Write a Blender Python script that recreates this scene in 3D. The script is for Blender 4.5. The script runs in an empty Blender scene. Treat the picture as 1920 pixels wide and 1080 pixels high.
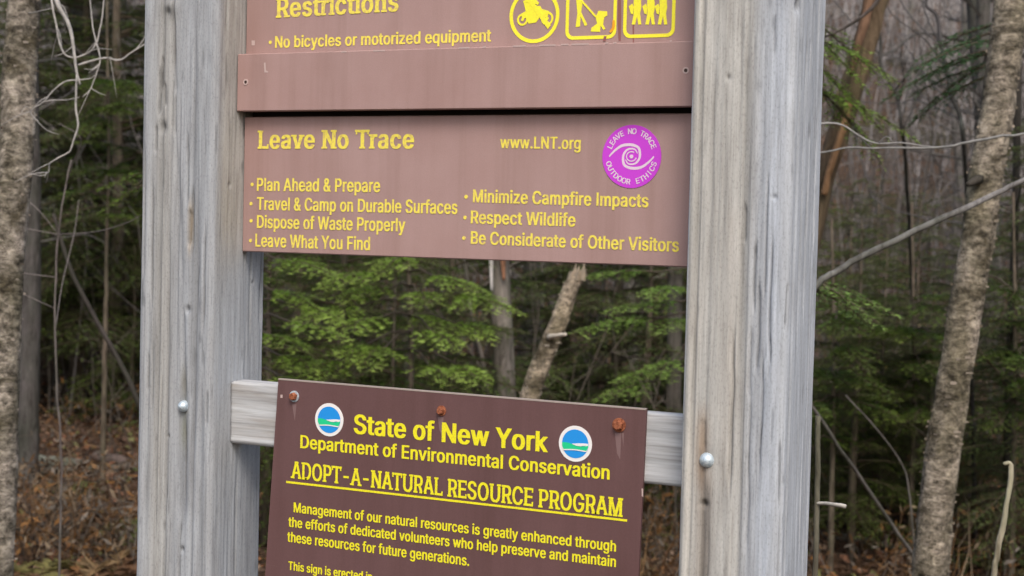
import bpy, math, random
import numpy as np
from mathutils import Matrix, Vector
random.seed(7); RS = np.random.RandomState(7)
S = bpy.context.scene
COL = S.collection
# ---------------------------------------------------------------- camera, world, sun, exposure
F_PX = 3018.2; YAW = .4496; PITCH = .0393; ROLL = .0244; DIST = 1.9827; CX = 1.0824; EYE = 1.55
_c, _s = math.cos(YAW), math.sin(YAW); _cp, _sp = math.cos(PITCH), math.sin(PITCH)
FW = Vector((-_s*_cp, _c*_cp, -_sp)); RT = Vector((_c, _s, 0)); UP = RT.cross(FW)
_cr, _sr = math.cos(ROLL), math.sin(ROLL)
R2 = RT*_cr + UP*_sr; U2 = -RT*_sr + UP*_cr
CAM = Vector((CX, -DIST, EYE))
cd = bpy.data.cameras.new('camera'); cam = bpy.data.objects.new('camera', cd); COL.objects.link(cam)
m = Matrix.Identity(4)
for i in range(3): m[i][0] = R2[i]; m[i][1] = U2[i]; m[i][2] = -FW[i]; m[i][3] = CAM[i]
cam.matrix_world = m
cd.sensor_width = 36; cd.lens = F_PX/1920*36; cd.clip_start = .05; cd.clip_end = 500
cd.dof.use_dof = True; cd.dof.focus_distance = 2.35; cd.dof.aperture_fstop = 9
S.camera = cam
SUN_EL, SUN_AZ = math.radians(50), math.radians(146)      # azimuth clockwise from +Y: behind the camera
w = bpy.data.worlds.new('World'); S.world = w; w.use_nodes = True
nt = w.node_tree; bgn = nt.nodes['Background']
sky = nt.nodes.new('ShaderNodeTexSky'); sky.sky_type = 'NISHITA'; sky.sun_disc = False
sky.sun_elevation = SUN_EL; sky.sun_rotation = SUN_AZ; sky.air_density = 1.3; sky.dust_density = 4.0; sky.ozone_density = .6
nt.links.new(sky.outputs[0], bgn.inputs[0]); bgn.inputs[1].default_value = .15
sl = bpy.data.lights.new('sun', 'SUN'); sl.energy = 1.5; sl.angle = math.radians(22); sl.color = (1, .96, .9)
so = bpy.data.objects.new('sun', sl); COL.objects.link(so)
sdir = Vector((math.sin(SUN_AZ)*math.cos(SUN_EL), math.cos(SUN_AZ)*math.cos(SUN_EL), math.sin(SUN_EL)))
so.rotation_euler = sdir.to_track_quat('Z', 'Y').to_euler(); so.location = sdir*30
S.view_settings.view_transform = 'Standard'; S.view_settings.look = 'None'
S.view_settings.exposure = 0.35; S.view_settings.gamma = 1; S.view_settings.use_curve_mapping = False
S.render.engine = 'CYCLES'; S.cycles.max_bounces = 6; S.cycles.diffuse_bounces = 3

def at(px, py, zd):
    """point seen at pixel (px, py) of the 1920x1080 photograph at depth zd metres"""
    return CAM + FW*zd + R2*((px-960)/F_PX*zd) - U2*((py-540)/F_PX*zd)
def onplane(px, py, Y):
    d = FW + R2*((px-960)/F_PX) - U2*((py-540)/F_PX)
    return CAM + d*((Y-CAM.y)/d.y)
def A(px, py, zd): return np.array(at(px, py, zd))

# ---------------------------------------------------------------- numpy helpers
_T = RS.rand(256, 256)
def vn(x, y):
    x = np.asarray(x, float); y = np.asarray(y, float)
    xi = np.floor(x).astype(int); yi = np.floor(y).astype(int); fx = x-xi; fy = y-yi
    fx = fx*fx*(3-2*fx); fy = fy*fy*(3-2*fy)
    a = _T[xi & 255, yi & 255]; b = _T[(xi+1) & 255, yi & 255]; c = _T[xi & 255, (yi+1) & 255]; d = _T[(xi+1) & 255, (yi+1) & 255]
    return (a*(1-fx)+b*fx)*(1-fy)+(c*(1-fx)+d*fx)*fy
def fbm(x, y, o=4):
    s = 0; a = .5
    for i in range(o): s = s+a*vn(x*2**i+17.3*i, y*2**i+5.1*i); a *= .5
    return s
def smooth(e0, e1, x):
    t = np.clip((x-e0)/(e1-e0), 0, 1); return t*t*(3-2*t)

class MB:
    """collects vertices, polygons and a colour per vertex; build() links them as one mesh object"""
    def __init__(s): s.v = []; s.f = []; s.c = []; s.n = 0
    def add(s, v, f, c=(1, 1, 1)):
        v = np.asarray(v, float).reshape(-1, 3)
        f = np.asarray(f, int)
        c = np.asarray(c, float); c = np.tile(c, (len(v), 1)) if c.ndim == 1 else c
        s.v.append(v); s.f.append(f+s.n); s.c.append(c); s.n += len(v); return s
    def mesh(s, name, mat, smoothf=False):
        me = bpy.data.meshes.new(name)
        V = np.concatenate(s.v); me.vertices.add(len(V)); me.vertices.foreach_set('co', V.ravel())
        li = np.concatenate([f.ravel() for f in s.f]); tot = np.concatenate([np.full(len(f), f.shape[1]) for f in s.f])
        me.loops.add(len(li)); me.loops.foreach_set('vertex_index', li)
        me.polygons.add(len(tot)); me.polygons.foreach_set('loop_start', np.concatenate([[0], np.cumsum(tot)[:-1]])); me.polygons.foreach_set('loop_total', tot)
        me.polygons.foreach_set('use_smooth', np.full(len(tot), bool(smoothf)))
        me.update(calc_edges=True)
        C = np.concatenate(s.c); at_ = me.attributes.new('tint', 'FLOAT_COLOR', 'POINT')
        at_.data.foreach_set('color', np.hstack([C, np.ones((len(C), 1))]).astype(np.float32).ravel())
        for mm in (mat if isinstance(mat, (list, tuple)) else [mat]): me.materials.append(mm)
        return me
    def build(s, name, mat, parent=None, smoothf=False):
        return link(name, s.mesh(name, mat, smoothf), parent)
def link(name, me, parent=None):
    o = bpy.data.objects.new(name, me); COL.objects.link(o)
    if parent is not None: o.parent = parent
    return o
def tag(o, label=None, cat=None, group=None, kind=None):
    if label: o['label'] = label
    if cat: o['category'] = cat
    if group: o['group'] = group
    if kind: o['kind'] = kind
    return o
def thing(name, label, cat, loc=(0, 0, 0), group=None):
    o = bpy.data.objects.new(name, None); COL.objects.link(o); o.location = loc; o.empty_display_size = .1
    return tag(o, label, cat, group)
def copy_tree(o, parent=None):
    c = o.copy(); COL.objects.link(c)
    if parent is not None: c.parent = parent
    for ch in list(o.children): copy_tree(ch, c)
    return c
def local(parent, P): return np.asarray(P, float) - np.array(parent.location)

def box(mb, x0, x1, y0, y1, z0, z1, b=.0, c=(1, 1, 1)):
    """box with chamfered edges"""
    if b <= 0:
        v = [(x, y, z) for x in (x0, x1) for y in (y0, y1) for z in (z0, z1)]
        return mb.add(v, [(0, 1, 3, 2), (4, 6, 7, 5), (0, 4, 5, 1), (2, 3, 7, 6), (0, 2, 6, 4), (1, 5, 7, 3)], c)
    bm = np.array
    lo = np.array([x0, y0, z0]); hi = np.array([x1, y1, z1]); V = []; idx = {}
    for sx in (0, 1):
        for sy in (0, 1):
            for sz in (0, 1):
                s = (sx, sy, sz); p = np.where(s, hi, lo); d = np.where(s, -b, b)
                for k in range(3):
                    q = p.astype(float).copy()
                    for j in range(3):
                        if j != k: q[j] += d[j]
                    idx[s+(k,)] = len(V); V.append(q)
    F4 = []; F3 = []
    for k in range(3):
        a, b2 = [j for j in range(3) if j != k]
        for sk in (0, 1):
            loop = []
            for (u, v) in ((0, 0), (1, 0), (1, 1), (0, 1)):
                s = [0, 0, 0]; s[k] = sk; s[a] = u; s[b2] = v; loop.append(idx[tuple(s)+(k,)])
            flip = (sk == 0) ^ (k == 1)
            F4.append(loop[::-1] if flip else loop)
        for u in (0, 1):
            for v in (0, 1):
                s0 = [0, 0, 0]; s0[a] = u; s0[b2] = v; s1 = list(s0); s1[k] = 1
                F4.append([idx[tuple(s0)+(a,)], idx[tuple(s1)+(a,)], idx[tuple(s1)+(b2,)], idx[tuple(s0)+(b2,)]])
    for sx in (0, 1):
        for sy in (0, 1):
            for sz in (0, 1): F3.append([idx[(sx, sy, sz, k)] for k in range(3)])
    n0 = mb.n; mb.add(V, F4, c)
    mb.f.append(np.array(F3)+n0)
    return mb

def catmull(P, n):
    P = np.asarray(P, float); Q = np.vstack([2*P[0]-P[1], P, 2*P[-1]-P[-2]]); out = []
    for i in range(len(P)-1):
        p0, p1, p2, p3 = Q[i:i+4]
        for t in np.linspace(0, 1, n, endpoint=False):
            out.append(.5*((2*p1)+(-p0+p2)*t+(2*p0-5*p1+4*p2-p3)*t*t+(-p0+3*p1-3*p2+p3)*t**3))
    out.append(P[-1]); return np.array(out)
def tube(mb, P, r, seg=8, c=(1, 1, 1), rough=0., fr=6., cap=True, sd=0.):
    P = np.asarray(P, float); k = len(P); r = np.broadcast_to(np.asarray(r, float), (k,))
    T = np.gradient(P, axis=0); T /= np.linalg.norm(T, axis=1)[:, None]+1e-12
    ref = np.array([0, 0, 1.]) if abs(T[0][2]) < .8 else np.array([1., 0, 0])
    N = np.zeros_like(P); n = ref-T[0]*(ref@T[0]); n /= np.linalg.norm(n); N[0] = n
    for i in range(1, k):
        n = n-T[i]*(n@T[i]); n /= np.linalg.norm(n); N[i] = n
    B = np.cross(T, N); a = np.linspace(0, 2*np.pi, seg, endpoint=False)
    L = np.concatenate([[0], np.cumsum(np.linalg.norm(np.diff(P, axis=0), axis=1))])
    rr = np.repeat(r[:, None], seg, 1)
    if rough: rr = rr*(1+rough*(fbm(np.cos(a)[None]*1.6+L[:, None]*fr+sd*7+40, np.sin(a)[None]*1.6+sd*3+L[:, None]*.7+40)*2.1-1))
    V = P[:, None]+rr[:, :, None]*(np.cos(a)[None, :, None]*N[:, None]+np.sin(a)[None, :, None]*B[:, None])
    i, j = np.meshgrid(np.arange(k-1), np.arange(seg), indexing='ij'); j2 = (j+1) % seg
    Fq = np.stack([i*seg+j, i*seg+j2, (i+1)*seg+j2, (i+1)*seg+j], -1).reshape(-1, 4)
    n0 = mb.n; mb.add(V.reshape(-1, 3), Fq, c)
    if cap:
        mb.f.append(n0+np.arange(seg)[None, ::-1]); mb.f.append(n0+(k-1)*seg+np.arange(seg)[None])
    return mb
def tubes(mb, P, r, c, sides=3):
    """many thin tubes at once: P (n,k,3), r (n,k), c (n,3)"""
    n, k, _ = P.shape
    D = P[:, -1]-P[:, 0]; D /= np.linalg.norm(D, axis=1)[:, None]+1e-9
    ref = np.where(np.abs(D[:, 2:3]) < .7, np.array([[0, 0, 1.]]), np.array([[1., 0, 0]]))
    N = np.cross(D, ref); N /= np.linalg.norm(N, axis=1)[:, None]; B = np.cross(D, N)
    a = np.linspace(0, 2*np.pi, sides, endpoint=False)
    off = np.cos(a)[None, :, None]*N[:, None]+np.sin(a)[None, :, None]*B[:, None]
    V = P[:, :, None]+r[:, :, None, None]*off[:, None]
    I, K, J = np.meshgrid(np.arange(n), np.arange(k-1), np.arange(sides), indexing='ij')
    b = I*k*sides; J2 = (J+1) % sides
    Fq = np.stack([b+K*sides+J, b+K*sides+J2, b+(K+1)*sides+J2, b+(K+1)*sides+J], -1).reshape(-1, 4)
    mb.add(V.reshape(-1, 3), Fq, np.repeat(c, k*sides, axis=0) if len(c) == n else c)

# ---------------------------------------------------------------- materials
def mat(name, base=(.5, .5, .5), rough=.7, spec=.3, build=None, metallic=0.):
    mt = bpy.data.materials.new(name); mt.use_nodes = True; n = mt.node_tree; p = n.nodes['Principled BSDF']
    p.inputs['Base Color'].default_value = (*base, 1); p.inputs['Roughness'].default_value = rough
    p.inputs['Specular IOR Level'].default_value = spec; p.inputs['Metallic'].default_value = metallic
    if build: build(n, p)
    return mt
def N(n, t, **k):
    x = n.nodes.new(t)
    for a, b in k.items():
        if isinstance(b, (int, float, tuple)) and a in x.inputs: x.inputs[a].default_value = b
        else: setattr(x, a, b)
    return x
def coords(n, scale, kind='Object'):
    tc = n.nodes.new('ShaderNodeTexCoord'); mp = n.nodes.new('ShaderNodeMapping'); mp.inputs['Scale'].default_value = scale
    n.links.new(tc.outputs[kind], mp.inputs['Vector']); return mp.outputs[0]
def noise(n, vec, scale, detail=6, rough=.6, dist=0.):
    x = n.nodes.new('ShaderNodeTexNoise'); x.inputs['Scale'].default_value = scale; x.inputs['Detail'].default_value = detail
    x.inputs['Roughness'].default_value = rough; x.inputs['Distortion'].default_value = dist
    if vec is not None: n.links.new(vec, x.inputs['Vector'])
    return x.outputs['Fac']
def ramp(n, fac, stops):
    r = n.nodes.new('ShaderNodeValToRGB'); e = r.color_ramp.elements
    while len(e) < len(stops): e.new(.5)
    for q, (p, c) in zip(e, stops): q.position = p; q.color = (*c, 1) if len(c) == 3 else c
    n.links.new(fac, r.inputs[0]); return r.outputs[0]
def mix(n, a, b, fac, mode='MIX'):
    x = n.nodes.new('ShaderNodeMix'); x.data_type = 'RGBA'; x.blend_type = mode
    for sck, v in ((x.inputs[6], a), (x.inputs[7], b), (x.inputs[0], fac)):
        if hasattr(v, 'is_output'): n.links.new(v, sck)
        else: sck.default_value = (*v, 1) if isinstance(v, tuple) else v
    return x.outputs[2]
def bump(n, p, h, s, d):
    b = n.nodes.new('ShaderNodeBump'); b.inputs['Strength'].default_value = s; b.inputs['Distance'].default_value = d
    n.links.new(h, b.inputs['Height']); n.links.new(b.outputs[0], p.inputs['Normal'])
def tint(n):
    a = n.nodes.new('ShaderNodeAttribute'); a.attribute_name = 'tint'; return a.outputs['Color']

def _wood(n, p):
    v = coords(n, (1, 1, .035)); g = noise(n, v, 260, 5, .65)
    g2 = noise(n, coords(n, (1, 1, .12)), 60, 6, .6, .4); g3 = noise(n, coords(n, (1, 1, .5)), 420, 3, .6)
    c = ramp(n, g2, [(.3, (.34, .34, .345)), (.5, (.385, .39, .40)), (.7, (.43, .44, .455))])
    c = mix(n, c, ramp(n, g, [(.33, (.66, .65, .64)), (.5, (1, 1, 1)), (.7, (1.12, 1.12, 1.12))]), .6, 'MULTIPLY')
    c = mix(n, c, ramp(n, g3, [(.34, (.62, .61, .60)), (.46, (1, 1, 1)), (.66, (1.10, 1.10, 1.10))]), .42, 'MULTIPLY')
    c = mix(n, c, tint(n), 1., 'MULTIPLY'); n.links.new(c, p.inputs['Base Color'])
    bump(n, p, g, .5, .0012)
M_WOOD = mat('weathered_wood', rough=.8, spec=.25, build=_wood)
def _board(base, sc):
    def f(n, p):
        a = noise(n, coords(n, (1, 1, 1)), 7, 5, .6); b = noise(n, coords(n, (1, 1, 1)), 600, 2, .5); d = noise(n, coords(n, (1, 1, .15)), 26, 5, .6)
        c = mix(n, tuple(base), ramp(n, a, [(.3, tuple(x*.93 for x in (1, .96, .95))), (.7, (1.05, 1.06, 1.07))]), 1., 'MULTIPLY')
        c = mix(n, c, ramp(n, b, [(.3, (.93, .93, .93)), (.7, (1.05, 1.05, 1.05))]), .8, 'MULTIPLY')
        c = mix(n, c, ramp(n, d, [(.3, (.95, .94, .94)), (.7, (1.03, 1.03, 1.03))]), sc, 'MULTIPLY')
        sc_ = noise(n, coords(n, (1, 1, 14)), 34, 4, .7, 1.2); c = mix(n, c, (.46, .36, .34), ramp(n, sc_, [(.70, (0, 0, 0)), (.735, (.30, .30, .30))]))
        dr = noise(n, coords(n, (1, 1, .04)), 19, 4, .7); c = mix(n, c, ramp(n, dr, [(.34, (.86, .84, .82)), (.5, (1, 1, 1)), (.68, (1.05, 1.05, 1.06))]), .75, 'MULTIPLY')
        c = mix(n, c, tint(n), 1., 'MULTIPLY'); n.links.new(c, p.inputs['Base Color'])
        n.links.new(ramp(n, a, [(.3, (.72, .72, .72)), (.7, (.52, .52, .52))]), p.inputs['Roughness'])
        bump(n, p, b, .25, .0004)
    return f
M_PINK = mat('faded_brown_with_sheen', rough=.62, spec=.35, build=_board((.372, .246, .230), .6))  # faded brown, lightened so the base colour carries the sky's sheen
M_DKBR = mat('dark_brown_paint', rough=.6, spec=.3, build=_board((.130, .069, .069), .9))
def _ink(base, amt, sc=500):
    def f(n, p):
        a = noise(n, coords(n, (1, 1, 1)), sc, 3, .6)
        c = mix(n, tuple(base), tuple(amt), ramp(n, a, [(.48, (0, 0, 0)), (.72, (1, 1, 1))]))
        n.links.new(c, p.inputs['Base Color'])
    return f
M_YEL = mat('yellow_paint_bright', rough=.5, build=_ink((.84, .77, .02), (.66, .56, .04)))
M_YELF = mat('yellow_paint_faded', rough=.55, build=_ink((.84, .71, .10), (.56, .40, .16), 170))
M_YELI = mat('yellow_paint_icon', rough=.5, build=_ink((.90, .84, .045), (.80, .70, .06)))
M_PURP = mat('magenta_paint', (.56, .055, .64), .6)
M_WHT = mat('white_paint', (.80, .78, .78), .5)
M_PWHT = mat('pale_pink_paint', (.74, .60, .72), .5)
M_BLUE = mat('blue_paint', (.02, .28, .75), .4)
M_GRN = mat('green_paint', (.02, .58, .26), .4)
M_CHIP = mat('chipped_paint', (.50, .38, .36), .7)
M_STAIN = mat('rusty_stain', (.25, .105, .095), .6)
M_ORNG = mat('orange_rust_smear', (.80, .36, .02), .6)
def _rust(n, p):
    a = noise(n, coords(n, (1, 1, 1)), 260, 5, .7)
    n.links.new(ramp(n, a, [(.3, (.09, .03, .018)), (.5, (.27, .085, .04)), (.75, (.42, .17, .09))]), p.inputs['Base Color']); bump(n, p, a, .8, .001)
M_RUST = mat('rusted_steel', rough=.8, build=_rust)
def _galv(n, p):
    a = noise(n, coords(n, (1, 1, 1)), 320, 4, .6)
    n.links.new(ramp(n, a, [(.35, (.38, .47, .55)), (.65, (.66, .74, .80))]), p.inputs['Base Color'])
M_GALV = mat('galvanised_steel', rough=.38, metallic=.35, spec=.6, build=_galv)
M_DARK = mat('gap_shade_dark', (.03, .024, .02), .8)  # near black, holds the shade of the gap under the batten
def _tintm(n, p):
    a = noise(n, coords(n, (1, 1, 1)), 55, 4, .6)
    c = mix(n, tint(n), ramp(n, a, [(.3, (.7, .7, .7)), (.7, (1.25, 1.22, 1.2))]), 1., 'MULTIPLY'); n.links.new(c, p.inputs['Base Color'])
M_TINT = mat('plant_matter', rough=.75, spec=.2, build=_tintm)
def _foli(n, p):
    n.links.new(tint(n), p.inputs['Base Color']); tr = n.nodes.new('ShaderNodeBsdfTranslucent'); n.links.new(tint(n), tr.inputs[0])
    mx = n.nodes.new('ShaderNodeMixShader'); mx.inputs[0].default_value = .4; n.links.new(p.outputs[0], mx.inputs[1]); n.links.new(tr.outputs[0], mx.inputs[2])
    n.links.new(mx.outputs[0], n.nodes['Material Output'].inputs[0])
M_FOL = mat('needle_foliage', rough=.5, spec=.35, build=_foli)
def _birch(n, p):
    a = noise(n, coords(n, (1, 1, 1.5)), 38, 8, .78, .3); b = noise(n, coords(n, (.35, .35, 2.4)), 60, 4, .6); d = noise(n, coords(n, (1, 1, .5)), 7, 4, .6)
    e_ = noise(n, coords(n, (1, 1, 1.5)), 7, 6, .72, .8)
    c = ramp(n, a, [(.36, (.05, .043, .036)), (.45, (.17, .15, .13)), (.54, (.32, .285, .25)), (.68, (.58, .53, .47))])
    c = mix(n, c, ramp(n, e_, [(.38, (.36, .34, .27)), (.48, (.85, .84, .80)), (.62, (1.55, 1.52, 1.50))]), 1., 'MULTIPLY')
    c = mix(n, c, ramp(n, b, [(.30, (.25, .22, .18)), (.42, (1, 1, 1))]), .75, 'MULTIPLY')
    c = mix(n, c, ramp(n, d, [(.35, (.55, .55, .42)), (.6, (1.1, 1.08, 1.05))]), .8, 'MULTIPLY')
    c = mix(n, c, tint(n), 1., 'MULTIPLY')
    n.links.new(c, p.inputs['Base Color']); bump(n, p, a, 1., .010)
M_BIRCH = mat('flaking_birch_bark', rough=.8, spec=.2, build=_birch)
def _bark(n, p):
    a = noise(n, coords(n, (1, 1, .22)), 34, 6, .7, .6); b = noise(n, coords(n, (1, 1, .7)), 5, 4, .6)
    c = mix(n, tint(n), ramp(n, a, [(.32, (.4, .38, .36)), (.5, (1, 1, 1)), (.7, (1.5, 1.5, 1.5))]), 1., 'MULTIPLY')
    c = mix(n, c, ramp(n, b, [(.35, (.65, .72, .6)), (.6, (1.1, 1.05, 1.05))]), .8, 'MULTIPLY')
    n.links.new(c, p.inputs['Base Color']); bump(n, p, a, .9, .006)
M_BARK = mat('rough_bark', rough=.85, spec=.15, build=_bark)
def _gnd(n, p):
    a = noise(n, coords(n, (1, 1, 1)), 9, 8, .75); b = noise(n, coords(n, (1, 1, 1)), .35, 4, .6); d = noise(n, coords(n, (1, 1, 1)), 42, 4, .7)
    c = ramp(n, a, [(.3, (.028, .021, .015)), (.45, (.085, .052, .034)), (.58, (.15, .095, .064)), (.72, (.21, .16, .12))])
    c = mix(n, c, ramp(n, d, [(.35, (.45, .42, .4)), (.6, (1.2, 1.15, 1.1))]), .8, 'MULTIPLY')
    c = mix(n, c, (.045, .055, .02), ramp(n, b, [(.52, (0, 0, 0)), (.66, (.6, .6, .6))]))
    n.links.new(c, p.inputs['Base Color']); bump(n, p, a, 1., .04)
M_GND = mat('leaf_litter_soil', rough=.9, spec=.1, build=_gnd)

# ---------------------------------------------------------------- the ground
def gz(x, y):
    x = np.asarray(x, float); y = np.asarray(y, float)
    d = (x-CX)*(-_s)+(y+DIST)*_c                      # distance ahead of the camera
    h = .28*(fbm(x*.35+50, y*.35+50, 3)-.45)*smooth(3, 8, d) + .07*(fbm(x*2.1+90, y*2.1+90, 3)-.45)
    return h + np.where(d > 13, (np.maximum(d-13, 0)**1.15)*.17, 0)
def gzf(x, y): return float(gz(x, y))
gx = np.concatenate([np.arange(-90, -16, 2.5), np.arange(-16, 12, .22), np.arange(12, 80, 2.5)])
gy = np.concatenate([np.arange(-40, -2, 2.), np.arange(-2, 20, .22), np.arange(20, 110, 2.)])
X, Y = np.meshgrid(gx, gy, indexing='ij'); Z = gz(X, Y)
i, j = np.meshgrid(np.arange(len(gx)-1), np.arange(len(gy)-1), indexing='ij'); q = len(gy)
mb = MB().add(np.stack([X, Y, Z], -1).reshape(-1, 3), np.stack([i*q+j, (i+1)*q+j, (i+1)*q+j+1, i*q+j+1], -1).reshape(-1, 4))
tag(mb.build('ground', M_GND, None, True), kind='structure')

# ---------------------------------------------------------------- the wooden frame
GAP = .3742; PW = .14; PD = .1403
RB = .0715; RC = .0509
def post_mesh(seed, checks, knots, stains, warm, lean=0.):
    n_edge = 74; r = .011
    u = np.linspace(0, 1, n_edge, endpoint=False)
    segs = []                                         # perimeter, starting at the front left, running right: front, right side, back, left side
    for (p0, p1, nx, ny, k) in (((0, 0), (PW, 0), 0, -1, 84), ((PW, 0), (PW, PD), 1, 0, 56), ((PW, PD), (0, PD), 0, 1, 16), ((0, PD), (0, 0), -1, 0, 56)):
        t = np.linspace(0, 1, k, endpoint=False); segs.append(np.stack([p0[0]+(p1[0]-p0[0])*t, p0[1]+(p1[1]-p0[1])*t], 1))
    B = np.concatenate(segs)
    c = np.array([PW/2, PD/2]); h = c-r                # round the corners
    d = B-c; core = np.clip(d, -h, h); e = d-core; L = np.linalg.norm(e, axis=1)
    L[L == 0] = 1; nrm = e/L[:, None]; Bn = c+core+nrm*r
    per = np.concatenate([[0], np.cumsum(np.linalg.norm(np.diff(B, axis=0), axis=1))])
    z = np.concatenate([np.linspace(-1.9, -.66, 30), np.arange(-.65, .42, .0025), np.linspace(.43, .95, 20)])
    PU, ZZ = np.meshgrid(per, z); w_ = ZZ + .0
    wob = .004*(fbm(ZZ*3+seed*9+60, ZZ*0+seed, 3)-.5)
    U = PU+wob
    D = .0034*(fbm(U*42+seed*31, w_*1.6+seed*7+50, 3)-.45) + .0016*(fbm(U*190+seed*11, w_*5+30, 3)-.45) + .0006*(vn(U*700+5, w_*14+70)-.5)
    g = vn(U*120+seed*3, w_*1.1+33); D = D-.0022*smooth(.74, .93, g)
    T = np.ones(PU.shape+(3,))
    T *= (1+.16*(fbm(U*24+seed*5, w_*1.2+22, 3)-.45))[..., None]
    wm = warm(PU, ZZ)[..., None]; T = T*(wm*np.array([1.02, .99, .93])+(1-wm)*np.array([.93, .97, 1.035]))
    T *= (1-.30*smooth(.70, .95, g))[..., None]
    T *= (.90+.22*fbm(U*30+seed*13, w_*9+11, 4))[..., None]
    ds = smooth(.72, .90, vn(U*260+seed*17, w_*38+9)*.55+vn(U*90+3, w_*9+44)*.45); T *= (1-.34*ds)[..., None]; D = D-.0006*ds
    ws = .5+.5*np.sin((w_*115+U*210+6*fbm(U*26+7, w_*5+31, 3))*1.); T *= (1-.07*ws*smooth(.45, .6, fbm(U*12+seed, w_*2.3+15, 2)))[..., None]
    rk = np.random.RandomState(int(seed*10)); checks = list(checks)+[(rk.uniform(.008, PW+PD-.01), (q_ := rk.uniform(-.6, .35)), q_+rk.uniform(.05, .28), rk.uniform(.0009, .0020), rk.uniform(.003, .0065), rk.uniform(-.01, .01)) for _ in range(22)]
    for (cu, z0, z1, wd, dp, sl_) in checks:
        cu_ = cu+(ZZ-z0)*sl_+.0022*(vn(ZZ*28+cu*900, ZZ*0+seed)-.5)
        env = smooth(0, .22, (ZZ-z0)/(z1-z0))*smooth(0, .22, (z1-ZZ)/(z1-z0))
        k = np.exp(-((PU-cu_)/(wd*(.35+.65*env)+1e-5))**2)*env
        D -= dp*k; T *= (1-min(.62, dp*75)*k)[..., None]
    for (cu, cz, rw, rh, dp) in knots:
        q = ((PU-cu)/rw)**2+((ZZ-cz)/rh)**2; k = np.exp(-q); D -= dp*k; T *= (1-min(.7, abs(dp)*90)*k)[..., None]
    for (cu, z0, z1, wd, col, am) in stains:  # stains, and the edge highlight painted into the tint
        k = np.exp(-((PU-cu)/wd)**2)*smooth(z0-.03, z0+.02, ZZ)*smooth(z1+.03, z1-.02, ZZ)*(.6+.8*fbm(PU*160, ZZ*14+20, 2))*am
        T = T*(1-k[..., None])+T*np.array(col)*k[..., None]
    nn = nrm.copy()
    Px = Bn[None, :, 0]+nn[None, :, 0]*D; Py = Bn[None, :, 1]+nn[None, :, 1]*D
    # faces away from corners need an outward normal too
    return Px, Py, ZZ, D, T, B, nn, c, h
def post(name, parent, x0, seed, gain=1., **k):
    Px, Py, ZZ, D, T, B, nn, c, h = post_mesh(seed, **k)
    V = np.stack([Px+x0, Py, ZZ+EYE], -1); m_, n_ = ZZ.shape
    I, J = np.meshgrid(np.arange(m_-1), np.arange(n_), indexing='ij'); J2 = (J+1) % n_
    mb = MB().add(V.reshape(-1, 3), np.stack([I*n_+J, I*n_+J2, (I+1)*n_+J2, (I+1)*n_+J], -1).reshape(-1, 4), np.clip(T*gain, 0, 1.8).reshape(-1, 3))
    mb.f.append((m_-1)*n_+np.arange(n_)[None]); mb.f.append(np.arange(n_)[None, ::-1])
    return mb.build(name, M_WOOD, parent, True)
frame = thing('wooden_sign_frame', 'weathered grey timber frame of two square posts and a crossbar holding the brown signs', 'sign frame')
def pz(px, py, Y=0.): p = onplane(px, py, Y); return p.x, p.z-EYE
def fl(px, py, x0): x, z = pz(px, py); return x-x0, z
xl = -GAP-PW; xr = GAP
a_, b_ = fl, fl
def ck(px0, py0, px1, py1, x0, wd, dp):
    u0, z0 = fl(px0, py0, x0); u1, z1 = fl(px1, py1, x0)
    return (u1, z1, z0, wd, dp, (u0-u1)/(z0-z1)) if z1 < z0 else (u0, z0, z1, wd, dp, (u1-u0)/(z1-z0))
def kn(px, py, x0, rw, rh, dp): u0, z0 = fl(px, py, x0); return (u0, z0, rw, rh, dp)
def st(px, py0, py1, x0, wd, col, am): u0, z1 = fl(px, py0, x0); _, z0 = fl(px, py1, x0); return (u0, z0, z1, wd, col, am)
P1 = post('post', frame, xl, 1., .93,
    checks=[ck(300, 120, 296, 225, xl, .0022, .006), ck(293, 230, 291, 292, xl, .0018, .005), ck(308, 150, 310, 205, xl, .003, .0028), ck(357, 385, 355, 470, xl, .0028, .0065), ck(345, 560, 344, 760, xl, .0035, .0035),
            ck(344, 690, 340, 1010, xl, .0085, .0040), ck(330, 250, 345, 560, xl, .004, .002), ck(372, 300, 362, 900, xl, .005, .0022), ck(322, 10, 330, 200, xl, .004, .003), ck(318, 350, 312, 1000, xl, .004, .0018), ck(285, 300, 270, 1080, xl, .004, .0016), ck(378, 700, 372, 1200, xl, .006, .0025)],
    knots=[kn(305, 238, xl, .006, .008, .005), kn(352, 580, xl, .004, .005, .005), kn(341, 1030, xl, .003, .004, .005), kn(315, 818, xl, .002, .003, .004), kn(320, 15, xl, .014, .012, -.004), kn(316, 22, xl, .005, .006, .004), (PW+.105, -.10, .002, .003, .004), (PW+.04, .05, .003, .004, .003)],
    stains=[(.020, -2., 2., .004, (1.16, 1.16, 1.15), .6), st(356, 392, 462, xl, .003, (1.5, 1.15, .75), .9), st(345, 700, 745, xl, .006, (.62, .58, .45), .8), st(343, 775, 830, xl, .006, (.75, .74, .5), .6)],  # full-height entry: paler strip near the left edge
    warm=lambda u, z: np.clip(.75*np.exp(-((u-.045)/.022)**2)+.95*smooth(PW+.004, PW+.03, u)*smooth(-.1, .02, z)+.15, 0, 1))
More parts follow.
